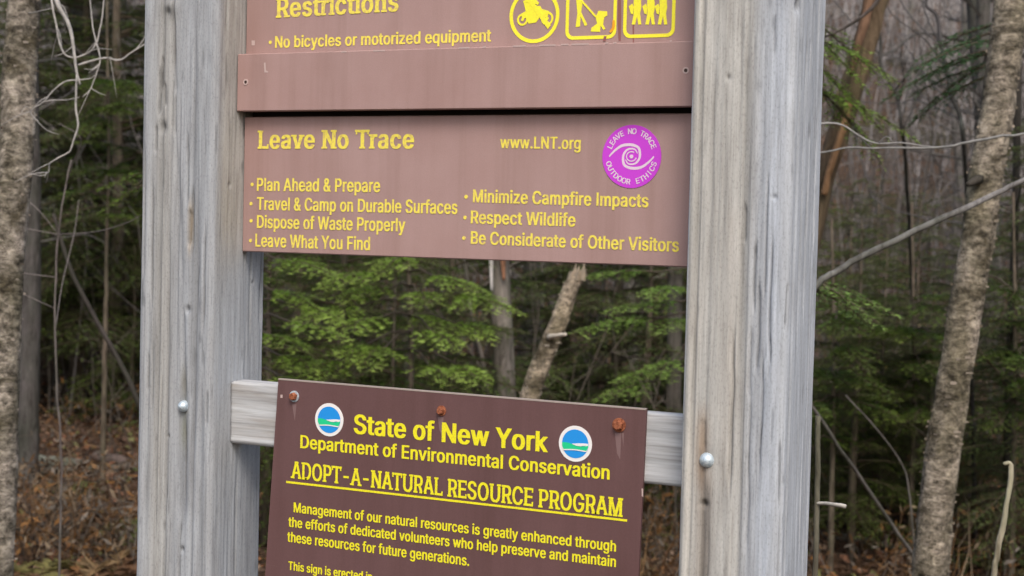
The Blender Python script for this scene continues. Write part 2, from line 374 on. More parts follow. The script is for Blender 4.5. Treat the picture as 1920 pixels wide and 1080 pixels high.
P2 = post('post', frame, xr, 2., 1.10,
    checks=[ck(1322, 890, 1318, 1200, xr, .0085, .0035), ck(1318, 780, 1320, 850, xr, .0035, .002), (.138, -.13, -.06, .0018, .005, .04), (.137, -.36, -.26, .002, .005, -.02), (PW+.02, -.6, .5, .003, .003, .0), (PW+.045, -.2, .3, .004, .003, .01),
            ck(1390, -40, 1385, 500, xr, .004, .0012), ck(1430, 100, 1420, 1000, xr, .006, .0016), ck(1362, 400, 1350, 1080, xr, .004, .001)],
    knots=[kn(1319, 945, xr, .0045, .004, .006), (PW+.005, .285, .007, .008, .006), kn(1366, 145, xr, .003, .004, .0025), kn(1452, 370, xr, .003, .003, .003), kn(1325, 862, xr, .012, .012, .002)],
    stains=[st(1318, 780, 900, xr, .009, (.78, .60, .46), .8), st(1322, 890, 1200, xr, .011, (.70, .60, .53), .8), st(1375, 400, 900, xr, .008, (1.05, .96, .88), .35), (.012, -2., 2., .012, (1.30, 1.27, 1.22), .8), (.118, -2., 2., .010, (1.10, 1.13, 1.18), .7)],  # full-height entries: highlight painted down the left edge, cooler paler strip further right
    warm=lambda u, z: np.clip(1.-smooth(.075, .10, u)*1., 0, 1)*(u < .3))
def dome(mb, cx, cz, yf, r, h, seg=16, c=(1, 1, 1)):
    """a round bolt head on a face at y = yf, bulging towards -y"""
    V = []; F4 = []; rings = 5
    for k in range(rings):
        a = k/(rings-1)*math.pi/2*.96
        for s_ in range(seg):
            t = 2*math.pi*s_/seg; rr = r*math.cos(a); V.append((cx+rr*math.cos(t), yf-h*math.sin(a), cz+rr*math.sin(t)))
    for k in range(rings-1):
        for s_ in range(seg): s2 = (s_+1) % seg; F4.append((k*seg+s_, k*seg+s2, (k+1)*seg+s2, (k+1)*seg+s_))
    n0 = mb.n; mb.add(V, F4, c); mb.f.append(n0+(rings-1)*seg+np.arange(seg)[None]); return mb
for par, (px, py), x0, rr in ((P1, (343, 762), xl, .0092), (P2, (1325, 863), xr, .0105)):
    x, z = pz(px, py); mb = MB(); dome(mb, x, z+EYE, .0035, rr, .0115); mb.build('bolt', M_GALV, par, True)
# crossbar: rounded plank with displaced grain
def plank(name, parent, x0, x1, y0, y1, z0, z1, seed):
    nx, r = 220, .006; ks = (60, 18, 60, 18); B = []
    for (p0, p1, k) in (((y0, z1), (y0, z0), 70), ((y0, z0), (y1, z0), 20), ((y1, z0), (y1, z1), 20), ((y1, z1), (y0, z1), 20)):
        t = np.linspace(0, 1, k, endpoint=False); B.append(np.stack([p0[0]+(p1[0]-p0[0])*t, p0[1]+(p1[1]-p0[1])*t], 1))
    B = np.concatenate(B); c = np.array([(y0+y1)/2, (z0+z1)/2]); h = np.array([(y1-y0)/2, (z1-z0)/2])-r
    d = B-c; core = np.clip(d, -h, h); e = d-core; L = np.linalg.norm(e, axis=1); L[L == 0] = 1; e = e/L[:, None]
    xs = np.linspace(x0, x1, nx); XX, K = np.meshgrid(xs, np.arange(len(B)), indexing='ij'); per = K*.0017
    D = .0018*(fbm(XX*3+seed, per*80+seed*5, 3)-.45)+.0008*(fbm(XX*14, per*300+9, 2)-.45)
    P = c+core+e*r; V = np.stack([XX, P[None, :, 0]+e[None, :, 0]*D, P[None, :, 1]+e[None, :, 1]*D], -1)
    n_ = len(B); I, J = np.meshgrid(np.arange(nx-1), np.arange(n_), indexing='ij'); J2 = (J+1) % n_
    g = fbm(XX*4+3, per*90+7, 3); T = (np.stack([1.12+0*g, 1.13+0*g, 1.15+0*g], -1)*(.78+.5*g)[..., None])
    mb = MB().add(V.reshape(-1, 3), np.stack([I*n_+J, (I+1)*n_+J, (I+1)*n_+J2, I*n_+J2], -1).reshape(-1, 4), T.reshape(-1, 3))
    mb.f.append(np.arange(n_)[None]); mb.f.append((nx-1)*n_+np.arange(n_)[None, ::-1])
    return mb.build(name, M_WOODX, parent, True)
def _woodx(n, p):
    g = noise(n, coords(n, (.035, 1, 1)), 240, 5, .65); g2 = noise(n, coords(n, (.1, 1, 1)), 40, 5, .6, .5)
    c = ramp(n, g2, [(.3, (.30, .275, .25)), (.5, (.37, .37, .375)), (.7, (.44, .45, .46))])
    c = mix(n, c, ramp(n, g, [(.33, (.65, .63, .61)), (.5, (1, 1, 1)), (.7, (1.12, 1.12, 1.12))]), .7, 'MULTIPLY')
    c = mix(n, c, tint(n), 1., 'MULTIPLY'); n.links.new(c, p.inputs['Base Color']); bump(n, p, g, .4, .001)
M_WOODX = mat('weathered_crossbar_wood', rough=.78, spec=.3, build=_woodx)
plank('crossbar', frame, -GAP+.0006, GAP-.0006, RC, RC+.038, EYE-.3468, EYE-.2501, 3.)

# ---------------------------------------------------------------- signs: lettering helpers
# outlines of the letters, 500 units to the em: character -> (advance, contours)
GL = {
'&': (232, '6,68 9,88 19,106 32,120 55,138 43,152 29,178 26,198 30,222 35,232 47,246 67,256 80,260 96,261 120,260 143,252 152,246 165,232 172,214 173,200 169,178 156,158 138,142 124,132 124,130 160,88 161,90 162,98 163,114 166,116 210,116 215,114 212,80 201,50 196,44 230,2 230,-2 229,-4 224,-4 178,-4 172,-4 164,7 162,8 146,-1 118,-7 76,-6 60,-3 45,2 34,10 24,18 16,28 10,40 7,52|60,66 62,78 70,90 84,103 86,102 133,44 126,38 108,30 96,28 82,33 68,42 63,50|81,188 80,198 82,210 89,220 97,224 103,224 113,218 119,208 119,198 115,186 94,169|82,136 88,142 90,142 96,134 95,132 90,129|160,42 166,50 170,44 164,38'),
'-': (235, '46,124 47,126 50,126 176,126 178,126 179,124 179,92 174,90 52,90 46,92'),
'.': (102, '14,22 17,34 20,40 32,46 36,47 64,47 75,40 81,30 82,22 79,8 75,2 64,-5 54,-6 40,-6 26,-2 20,2 14,18'),
'A': (248, '-3,2 91,258 96,258 142,258 148,258 242,2 242,-2 236,-4 192,-4 187,-2 163,66 160,66 80,66 77,66 54,-2 48,-4 2,-4 -3,-2|92,104 91,106 106,150 118,188 120,186 149,106 148,104'),
'B': (236, '19,256 20,258 22,258 144,257 162,254 184,243 194,234 206,212 209,202 211,188 208,166 199,150 182,136 177,134 193,126 206,114 216,94 219,84 221,68 216,42 210,30 204,22 194,13 182,6 166,0 146,-3 24,-4 19,-2|74,34 74,36 74,110 76,110 128,110 144,105 156,95 164,84 166,68 160,50 155,44 144,38 130,34|74,148 74,150 74,220 74,221 128,220 138,217 147,210 153,202 156,196 156,186 155,178 152,168 148,162 134,152 120,148'),
'C': (263, '8,126 11,154 16,178 24,198 36,218 48,232 64,245 83,254 104,260 138,262 178,256 190,252 212,238 221,230 234,212 245,188 247,172 246,170 240,170 194,170 188,186 178,202 170,209 155,218 136,223 126,223 113,218 100,212 89,202 73,180 65,148 64,126 65,106 69,88 75,72 89,52 100,42 113,36 132,31 150,34 170,44 183,58 190,72 193,82 198,84 244,84 247,82 245,66 235,42 221,24 202,8 180,-2 152,-7 104,-6 83,0 65,8 48,22 36,36 24,56 16,76 11,98'),
'D': (259, '19,256 20,258 22,258 142,257 166,252 184,243 202,232 217,216 228,198 236,178 241,154 243,128 240,100 235,78 228,58 217,40 202,24 185,12 166,4 142,-2 112,-4 24,-4 19,-2|74,34 74,36 74,220 74,221 120,221 135,218 152,210 164,200 172,190 178,180 183,166 188,128 183,90 172,66 162,54 150,44 133,38 118,34'),
'E': (217, '19,256 20,258 22,258 190,258 196,258 197,256 197,224 194,222 74,221 74,220 74,150 74,148 186,147 189,146 189,112 186,110 74,109 74,108 74,36 74,34 196,33 199,32 199,-2 196,-4 24,-4 19,-2'),
'F': (213, '19,256 20,258 22,258 192,258 195,258 196,256 196,224 190,222 74,221 74,220 74,146 74,144 178,143 184,142 184,110 183,108 180,107 76,106 74,106 73,-2 70,-4 24,-4 19,-2'),
'G': (268, '8,126 11,154 16,178 24,198 35,218 48,232 64,246 82,255 104,260 126,262 138,262 166,259 180,255 200,246 212,238 229,220 241,200 248,176 248,172 247,170 196,170 194,170 184,192 181,196 162,214 140,222 126,223 112,218 89,202 82,194 73,178 65,148 64,126 65,106 69,88 75,72 82,60 93,48 100,42 113,36 126,32 136,31 162,40 174,48 179,52 186,62 191,74 194,86 195,94 192,95 136,96 131,96 130,98 130,130 132,132 244,132 250,130 250,98 248,78 244,60 236,42 226,28 214,16 196,5 182,-2 160,-6 128,-7 104,-6 83,0 64,10 48,22 35,36 24,56 16,76 11,100'),
'H': (266, '19,256 20,258 66,258 72,258 73,256 74,150 76,149 182,149 184,150 185,256 186,258 232,258 238,258 239,256 239,-2 236,-4 190,-4 185,-2 184,110 182,111 74,111 74,110 73,-2 70,-4 24,-4 19,-2'),
'I': (100, '19,256 20,258 66,258 72,258 73,256 73,-2 70,-4 24,-4 19,-2'),
'L': (204, '19,256 20,258 66,258 72,258 73,256 74,36 74,34 186,33 192,32 192,-2 186,-4 24,-4 19,-2'),
'M': (322, '19,256 20,258 80,258 86,258 156,71 165,96 228,258 288,258 294,258 295,256 295,-2 292,-4 246,-4 241,-2 240,147 182,-2 176,-4 134,-4 132,-2 74,149 73,152 72,-2 66,-4 24,-4 19,-2'),
'N': (270, '19,256 20,258 70,258 76,258 186,92 188,94 189,256 190,258 236,258 242,258 243,256 243,-2 240,-4 190,-4 185,-2 74,163 74,162 73,-2 70,-4 24,-4 19,-2'),
'O': (275, '8,126 11,154 16,178 24,198 36,218 48,232 64,245 83,254 104,260 126,262 138,262 162,260 184,254 202,245 219,232 231,218 243,198 251,178 256,154 259,126 256,98 251,76 243,56 231,36 219,22 202,8 184,0 162,-6 128,-7 104,-6 83,0 65,8 48,22 36,36 24,56 16,76 11,98|64,126 65,148 69,166 75,182 83,194 90,202 100,211 113,218 126,223 140,223 154,218 166,211 177,202 184,194 192,182 198,166 202,148 203,126 202,106 198,88 192,72 184,58 167,42 154,36 134,31 116,35 100,42 83,58 75,72 69,88 65,106'),
'P': (230, '19,256 20,258 22,258 142,257 162,254 176,248 188,240 206,218 214,192 216,174 214,158 211,144 206,132 197,118 189,110 174,100 162,95 142,90 76,89 74,88 73,-2 70,-4 24,-4 19,-2|74,126 74,128 74,220 74,221 112,221 130,219 147,210 155,200 160,184 160,164 158,156 152,144 140,133 122,127'),
'R': (232, '19,256 20,258 22,258 140,257 163,254 177,248 189,240 199,230 206,220 215,194 217,176 215,160 206,134 198,122 186,112 170,104 225,2 225,-2 222,-4 168,-4 166,-2 114,94 112,95 76,95 74,94 73,-2 70,-4 24,-4 19,-2|74,134 74,220 74,221 120,221 141,216 148,210 155,202 158,194 161,176 160,168 156,152 153,148 141,138 124,133 76,133|130,110 132,110 142,110 143,108 134,105 132,106'),
'S': (231, '8,70 9,72 60,72 62,72 69,52 78,42 91,34 108,30 118,30 134,34 150,44 153,48 160,62 161,70 159,82 145,96 130,102 62,123 46,132 33,142 23,154 17,168 14,186 16,202 20,216 27,228 36,238 60,253 90,261 110,262 138,261 155,258 168,253 190,238 200,227 210,204 211,188 210,186 162,185 159,186 154,202 148,210 142,215 130,222 120,224 108,224 92,220 76,208 70,194 70,182 75,172 100,156 166,136 190,122 208,102 212,92 216,70 214,54 210,42 195,18 172,2 156,-4 138,-7 108,-8 88,-7 70,-4 41,8 21,28 14,40 10,52'),
'T': (232, '5,256 6,258 8,258 212,258 218,258 219,256 219,224 216,222 140,221 140,220 139,-2 136,-4 90,-4 85,-2 84,220 82,221 10,222 5,224'),
'U': (267, '19,256 20,258 66,258 72,258 73,256 75,78 82,58 94,44 112,34 128,31 147,34 165,44 176,58 182,68 184,90 185,256 186,258 236,258 239,258 240,256 240,86 238,68 234,52 227,38 217,24 192,5 176,-2 156,-7 124,-8 102,-7 83,-2 68,4 53,14 42,24 31,38 20,68'),
'V': (248, '-3,256 -2,258 46,258 52,258 120,65 187,258 192,258 241,258 242,256 242,252 150,-2 144,-4 96,-4 91,-2 -3,252'),
'W': (351, '-3,256 -2,258 48,258 51,258 52,256 96,80 101,100 143,258 148,258 194,258 200,258 244,84 246,85 250,100 292,258 342,258 345,258 346,256 346,252 276,-2 270,-4 222,-4 217,-2 172,161 170,160 126,-2 120,-4 72,-4 67,-2 -3,252'),
'Y': (244, '-3,256 -2,258 50,258 56,258 118,156 120,157 129,174 181,258 186,258 232,258 238,258 239,256 239,252 146,104 145,-2 142,-4 96,-4 91,-2 90,104 -3,252'),
'a': (203, '4,56 7,76 15,90 30,101 72,113 114,118 123,122 126,130 124,142 120,150 112,157 100,160 90,160 72,150 64,142 60,134 42,133 9,144 9,148 21,168 28,176 56,192 80,196 92,196 129,194 153,184 161,178 172,162 179,142 179,-2 174,-4 130,-4 127,-2 126,2 110,-6 98,-8 60,-8 38,-2 19,12 8,30 5,40|58,48 60,64 71,74 126,85 126,84 126,70 124,58 118,45 106,33 90,28 78,29 68,34 61,40'),
'b': (220, '15,256 16,258 64,258 67,258 68,256 69,188 70,186 84,194 96,196 138,195 154,190 179,174 187,164 196,148 202,134 206,114 207,94 205,74 202,56 196,40 178,14 166,4 154,-2 138,-7 110,-8 84,-4 68,3 67,-2 64,-4 20,-4 15,-2|68,96 69,108 73,128 82,145 98,157 110,160 122,157 131,152 135,148 146,132 149,120 152,96 151,82 146,58 141,50 131,38 112,28 108,28 97,32 82,44 77,52 71,70'),
'c': (206, '5,94 6,114 11,132 17,148 25,162 35,174 48,184 62,190 82,195 120,196 140,193 163,182 181,164 192,140 192,136 190,134 160,127 141,128 132,146 118,157 106,160 100,160 90,157 74,144 65,126 61,106 60,94 63,70 66,60 75,44 90,32 104,28 108,28 129,40 134,46 141,62 144,63 158,63 190,55 192,54 192,50 182,26 171,14 156,2 122,-8 80,-7 62,-2 48,5 36,14 26,26 17,42 11,56 7,74'),
'd': (220, '5,94 7,116 16,148 25,164 34,174 46,184 60,191 78,195 116,196 128,194 142,186 143,188 144,256 145,258 194,258 196,258 197,256 197,-2 192,-4 148,-4 145,-2 144,4 136,-2 118,-7 104,-8 74,-7 58,-2 34,14 16,40 7,74|60,96 61,108 66,132 77,148 81,152 90,157 102,160 114,157 123,152 127,148 138,132 141,120 144,96 143,82 139,62 130,44 124,37 115,32 104,28 100,28 90,32 75,44 66,58 63,70'),
'e': (210, '5,94 7,114 11,132 17,148 25,162 36,174 48,184 62,191 78,195 120,196 142,191 162,180 170,174 184,155 190,144 197,114 197,84 196,82 194,81 64,80 61,80 63,64 67,54 76,42 94,30 112,28 118,30 133,40 142,56 146,57 162,57 193,48 193,44 184,24 170,10 150,-2 126,-7 102,-8 80,-7 63,-2 48,5 36,14 26,26 17,40 11,56 7,74|61,116 65,134 71,142 83,154 104,160 122,153 126,150 137,134 140,124 142,116 140,115 64,115'),
'f': (135, '-8,192 -7,194 28,195 29,196 30,228 37,246 43,254 60,263 78,268 108,269 131,264 132,262 125,232 122,230 110,230 98,232 90,230 88,228 84,218 83,196 86,195 124,194 125,192 125,162 122,160 84,159 82,-2 80,-4 32,-4 29,-2 29,158 28,159 -4,160 -8,162|52,170 52,184 54,185 60,185 60,184 60,170 58,169'),
'g': (221, '5,96 7,116 16,148 24,162 35,174 46,183 59,190 76,195 114,196 128,194 144,185 145,186 146,192 152,194 192,194 197,192 196,-22 192,-36 186,-48 177,-58 167,-66 155,-72 140,-76 96,-79 82,-79 58,-74 40,-65 24,-52 14,-38 14,-34 15,-32 44,-16 60,-16 62,-18 75,-34 94,-43 102,-44 120,-40 132,-34 137,-28 142,-18 144,-4 144,8 144,9 136,4 118,-1 102,-2 90,-2 60,3 46,10 25,28 11,58 6,76|60,96 61,108 66,130 74,144 89,156 102,160 106,160 115,156 129,146 139,128 144,108 144,82 141,70 134,52 130,48 113,36 106,35 98,35 90,37 74,48 65,64 63,72'),
'h': (213, '15,256 16,258 64,258 67,258 68,256 69,188 70,187 76,190 92,195 120,196 146,193 167,182 180,163 186,152 190,136 190,-2 184,-4 142,-4 137,-2 136,130 132,142 127,148 118,155 106,159 96,158 88,154 77,144 74,140 70,124 68,-2 62,-4 20,-4 15,-2'),
'i': (91, '10,250 13,256 22,263 34,266 50,266 67,260 73,250 74,244 71,230 67,224 50,217 34,217 22,220 13,228 10,234|15,-2 15,192 16,194 22,194 62,194 67,194 68,192 68,-2 66,-4 18,-4'),
'k': (198, '15,256 16,258 64,258 67,258 68,256 69,132 70,130 132,194 184,194 190,194 191,192 191,188 114,110 114,108 197,2 197,-2 194,-4 138,-4 136,-2 76,74 74,74 69,68 68,-2 62,-4 20,-4 15,-2'),
'l': (94, '16,256 17,258 66,258 68,258 69,256 69,-2 64,-4 22,-4 16,-2'),
'm': (313, '15,192 16,194 60,194 66,194 67,192 68,188 68,187 76,192 96,197 130,196 142,191 154,184 158,177 160,176 165,182 190,195 212,197 222,197 249,194 259,190 275,176 286,156 290,142 289,-2 286,-4 242,-4 237,-2 236,138 233,146 227,152 218,157 208,160 196,156 190,152 181,138 180,124 179,-2 176,-4 128,-4 126,-2 124,140 117,152 110,157 100,160 87,156 77,148 72,138 69,120 68,-2 62,-4 20,-4 15,-2'),
'n': (213, '15,192 16,194 60,194 66,194 67,192 68,188 68,186 76,190 92,195 120,196 146,193 166,182 174,174 186,152 190,136 190,-2 184,-4 142,-4 137,-2 136,130 132,142 127,148 118,155 106,159 96,158 88,154 77,144 74,140 70,124 68,-2 62,-4 20,-4 15,-2'),
'o': (216, '5,94 6,114 11,132 17,148 25,162 35,174 48,184 62,190 80,195 100,196 128,195 146,191 159,184 172,174 191,148 197,132 203,94 197,56 191,42 171,14 160,5 146,-2 128,-7 100,-8 80,-7 62,-2 48,5 36,14 26,26 17,42 11,56 7,74|60,94 61,106 65,126 74,144 91,158 104,160 118,157 132,146 142,130 145,118 148,94 147,82 142,60 134,44 126,38 108,28 104,28 90,32 75,44 66,60 63,70'),
'p': (220, '15,192 20,194 64,194 67,192 68,185 84,194 94,196 138,195 154,190 178,174 188,162 196,148 202,132 205,114 207,94 206,74 202,56 196,40 179,14 167,4 154,-2 138,-7 108,-8 84,-5 70,2 69,0 68,-74 62,-75 20,-75 15,-74|68,94 69,108 74,130 82,144 97,156 108,160 112,160 123,156 130,152 138,144 146,130 149,120 152,94 151,82 146,58 141,48 130,36 110,28 98,31 82,43 79,48 71,68'),
'q': (220, '5,94 7,114 16,148 24,162 35,174 46,183 59,190 76,195 114,196 128,194 144,185 145,192 148,194 192,194 197,192 197,-74 192,-75 150,-75 144,-74 143,0 142,2 136,-2 118,-7 104,-8 74,-7 58,-2 33,14 16,40 7,72|60,94 61,108 66,130 74,144 82,152 89,156 100,160 104,160 115,156 124,151 130,144 138,130 141,120 144,94 143,80 138,58 130,43 123,36 114,31 102,28 89,32 74,44 66,58 63,70'),
'r': (138, '15,192 16,194 60,194 66,194 68,189 88,195 128,196 132,196 133,194 133,160 132,158 126,157 104,158 95,156 80,148 77,144 72,136 69,118 68,-2 62,-4 20,-4 15,-2'),
's': (190, '7,50 8,51 38,57 54,57 58,56 61,48 64,40 70,35 80,30 90,28 104,30 118,40 122,46 122,52 119,62 113,68 96,74 48,87 36,92 25,102 18,112 14,122 11,138 16,160 28,176 38,184 58,192 100,196 110,196 127,194 146,186 159,174 170,156 173,148 173,144 172,142 142,135 124,136 117,148 104,159 94,161 82,159 70,150 66,140 66,134 72,126 86,118 141,104 163,90 171,78 175,68 178,54 176,42 167,22 160,14 140,0 126,-5 96,-8 84,-8 56,-5 36,2 21,16 14,26 7,46'),
't': (122, '-8,192 -7,194 18,195 20,196 21,238 22,240 28,240 68,240 73,240 74,238 75,196 78,195 112,194 113,192 113,162 110,160 76,159 76,38 81,32 88,30 96,31 110,31 112,30 118,0 117,-2 90,-6 62,-5 48,0 36,8 27,18 23,30 20,46 20,158 20,159 -4,160 -8,162|44,170 44,184 46,185 52,185 52,170 50,169'),
'u': (213, '15,192 20,194 62,194 68,192 70,58 74,46 78,40 96,30 108,32 116,36 125,42 130,48 135,66 137,192 142,194 184,194 190,192 190,-2 189,-4 144,-4 139,-4 138,-2 137,2 136,3 126,-2 98,-7 84,-7 70,-6 46,2 38,8 24,26 19,38 16,52'),
'v': (203, '-2,192 -1,194 50,194 52,194 96,67 98,68 101,80 142,194 148,194 196,194 197,192 197,188 124,-2 122,-4 76,-4 70,-2 -2,188'),
'w': (292, '0,192 1,194 52,194 54,194 84,83 86,83 92,110 116,194 122,194 168,194 198,83 200,87 202,98 230,194 236,194 282,194 283,192 283,188 226,-2 224,-4 176,-4 173,-2 144,106 142,109 135,84 110,-2 108,-4 64,-4 58,-2 0,188'),
'x': (197, '-1,2 66,98 3,188 3,192 4,194 54,194 60,194 94,138 96,139 106,156 131,194 136,194 180,194 186,194 187,192 187,188 124,96 190,2 190,-2 184,-4 134,-4 132,-2 96,55 94,55 90,48 57,-2 54,-4 4,-4 -1,-2'),
'y': (203, '-2,192 4,194 48,194 53,192 98,68 101,80 142,192 148,194 192,194 197,192 197,188 109,-40 98,-58 80,-72 54,-77 42,-77 16,-73 13,-72 13,-68 21,-40 38,-39 44,-40 52,-37 59,-28 69,-2 -2,188'),
'z': (198, '10,26 110,156 108,156 20,157 14,158 13,160 13,192 14,194 20,194 174,194 176,194 177,192 177,164 78,34 82,33 174,32 179,32 180,30 180,-2 178,-4 16,-4 10,-2'),
' ': (102, ''),
}
GR = {
'-': (229, '46,93 46,123 50,124 172,125 179,123 179,93 176,92 50,92'),
'A': (242, '-3,-1 90,255 97,257 145,256 149,255 242,-1 239,-2 191,-2 187,-1 163,67 159,68 81,68 77,67 54,-1 51,-2 1,-2|91,102 90,103 119,192 150,103 149,102'),
'C': (257, '11,100 9,126 11,154 16,176 24,198 35,216 48,230 65,244 85,253 105,258 127,260 143,260 179,254 191,250 211,238 221,228 235,210 245,188 247,172 241,171 197,172 193,172 187,190 178,204 171,210 157,219 135,225 127,224 113,220 99,212 91,206 73,180 64,148 63,126 64,106 68,88 74,72 89,50 101,40 114,34 133,30 150,32 170,42 183,56 191,72 193,80 196,82 244,82 247,80 245,66 235,44 221,26 203,10 181,0 155,-5 107,-4 82,2 64,10 48,24 35,38 24,56 16,76'),
'D': (253, '19,-1 19,255 23,256 143,255 167,250 187,240 203,229 217,213 228,197 236,175 240,153 242,127 240,101 235,79 228,57 217,41 203,25 186,13 167,5 143,0 113,-3 23,-2|73,33 73,221 75,223 123,222 137,218 151,211 159,205 171,193 178,181 184,165 189,127 184,89 171,61 162,51 148,41 133,36 117,33 79,32'),
'E': (211, '19,-1 19,255 23,256 193,256 197,255 197,225 193,224 75,223 73,221 73,147 75,146 186,145 189,143 189,113 185,112 75,111 73,109 73,33 75,32 196,31 199,29 199,-1 195,-2 23,-2'),
'G': (262, '11,102 9,126 11,154 16,176 24,198 34,216 48,230 63,243 81,252 103,258 125,260 139,260 167,257 178,254 200,244 213,236 229,218 241,198 248,174 248,172 241,171 197,172 193,172 183,196 161,216 143,223 131,225 112,220 91,206 82,196 73,180 64,148 63,126 64,106 68,88 74,72 83,58 90,50 101,40 114,34 127,30 137,29 163,38 175,46 179,50 187,62 192,74 195,86 196,96 191,97 137,97 130,98 130,128 133,130 247,130 250,128 250,100 248,80 244,60 236,44 226,30 214,18 196,6 181,0 161,-4 139,-6 107,-4 82,2 64,12 48,24 34,38 24,56 16,76'),
'I': (94, '19,-1 19,255 23,256 69,256 73,255 73,-1 69,-2 23,-2'),
'L': (198, '19,-1 19,255 23,256 69,256 73,255 73,33 75,32 189,31 192,29 192,-1 189,-2 23,-2'),
'M': (316, '19,-1 19,255 23,256 83,256 87,255 157,69 165,95 227,255 231,256 291,256 295,255 295,-1 291,-2 245,-2 241,-1 241,151 182,-1 179,-2 135,-2 132,-1 73,155 72,153 72,-1 69,-2 23,-2'),
'N': (264, '19,-1 19,255 23,256 73,256 77,255 187,90 189,91 189,255 193,256 239,256 243,255 243,-1 239,-2 189,-2 185,-1 75,164 73,163 73,-1 69,-2 23,-2'),
'O': (269, '11,100 9,126 11,154 16,176 24,198 35,216 48,230 65,244 85,253 103,258 127,261 163,258 183,253 203,243 219,231 232,216 243,198 251,176 256,154 258,126 256,100 251,76 243,56 232,38 219,24 203,10 183,2 161,-4 129,-6 105,-4 82,2 64,10 48,24 35,38 24,56 16,76|64,106 63,126 64,148 68,166 74,182 83,196 92,206 100,212 113,220 127,224 133,225 140,224 154,220 167,212 175,206 184,196 193,182 199,166 203,148 204,126 203,106 199,88 193,72 185,58 178,50 166,40 154,34 135,30 114,34 101,40 89,50 82,58 74,72 68,88'),
'P': (224, '19,-1 19,255 25,257 143,255 159,253 177,245 189,237 206,215 214,189 215,173 214,159 211,143 206,131 198,119 189,111 174,101 160,95 145,92 79,91 73,89 73,-1 69,-2 23,-2|75,124 73,125 73,221 75,223 111,223 131,220 147,211 156,199 161,183 161,163 159,155 151,139 141,131 137,129 119,125'),
'R': (226, '19,-1 19,255 25,257 143,255 161,252 178,245 189,238 199,227 206,217 215,191 216,175 215,161 206,135 199,123 186,113 170,105 169,103 225,1 225,-1 221,-2 169,-2 166,-1 113,96 79,97 73,95 73,-1 69,-2 23,-2|73,131 73,221 75,223 123,222 140,217 148,211 156,201 159,193 162,175 161,167 155,149 150,143 140,135 119,131 77,131|128,111 137,112 142,111 144,107 143,105 133,103'),
'S': (225, '10,53 8,69 12,70 56,71 63,69 68,51 79,39 92,31 108,28 116,28 136,33 153,45 161,61 162,69 159,83 144,97 132,103 64,123 45,133 32,143 23,155 17,169 15,185 16,201 20,213 26,225 35,235 61,251 88,259 110,261 138,259 152,257 168,251 191,235 200,225 210,203 211,187 204,186 162,187 158,187 155,201 148,211 143,215 132,222 118,226 110,226 92,221 78,211 75,207 69,195 69,181 75,169 101,153 167,133 190,120 208,99 212,91 215,69 214,55 210,41 196,19 173,3 158,-2 136,-5 108,-7 88,-5 68,-2 40,9 21,29 14,41'),
'T': (226, '5,225 5,255 9,256 215,256 219,255 219,225 215,224 141,223 139,221 139,-1 135,-2 89,-2 85,-1 85,221 83,223 9,224'),
'U': (261, '19,255 23,256 69,256 73,255 74,77 81,57 95,41 113,31 129,29 146,31 164,41 177,57 182,67 185,89 185,255 189,256 233,257 240,255 240,87 238,69 234,53 227,39 218,25 190,5 175,-1 155,-5 125,-7 103,-5 82,-1 67,6 52,15 41,25 31,39 20,69'),
' ': (96, ''),
}
from mathutils.geometry import delaunay_2d_cdt
def glyph(ch, table):
    adv, s_ = table[ch]
    return adv/500., [np.array([tuple(map(int, q.split(','))) for q in l.split()], float)/500 for l in s_.split('|')] if s_ else []
_tc = {}
def tess(loops):
    """triangles filling the contours (even-odd)"""
    o = loops[0][0].copy(); key = tuple(np.round(np.vstack(loops)-o, 4).ravel())
    if key not in _tc:
        V = np.vstack(loops)-o; E = []; k = 0
        for L in loops: n = len(L); E += [(k+i_, k+(i_+1) % n) for i_ in range(n)]; k += n
        r = delaunay_2d_cdt([Vector(p) for p in V], E, [], 0, 1e-6); P = np.array([v[:] for v in r[0]]); out = []
        for t in r[2]:
            x, y = P[list(t)].mean(0); ins = False
            for L in loops:
                M = L-o; N2 = np.roll(M, -1, axis=0)
                with np.errstate(divide='ignore', invalid='ignore'): c = ((M[:, 1] > y) != (N2[:, 1] > y)) & (x < (N2[:, 0]-M[:, 0])*(y-M[:, 1])/(N2[:, 1]-M[:, 1])+M[:, 0])
                ins ^= bool(c.sum() % 2)
            if ins: out.append(t)
        _tc[key] = (P, np.array(out))
    P, T = _tc[key]; return P+o, T
CAP, XH = .508, .385
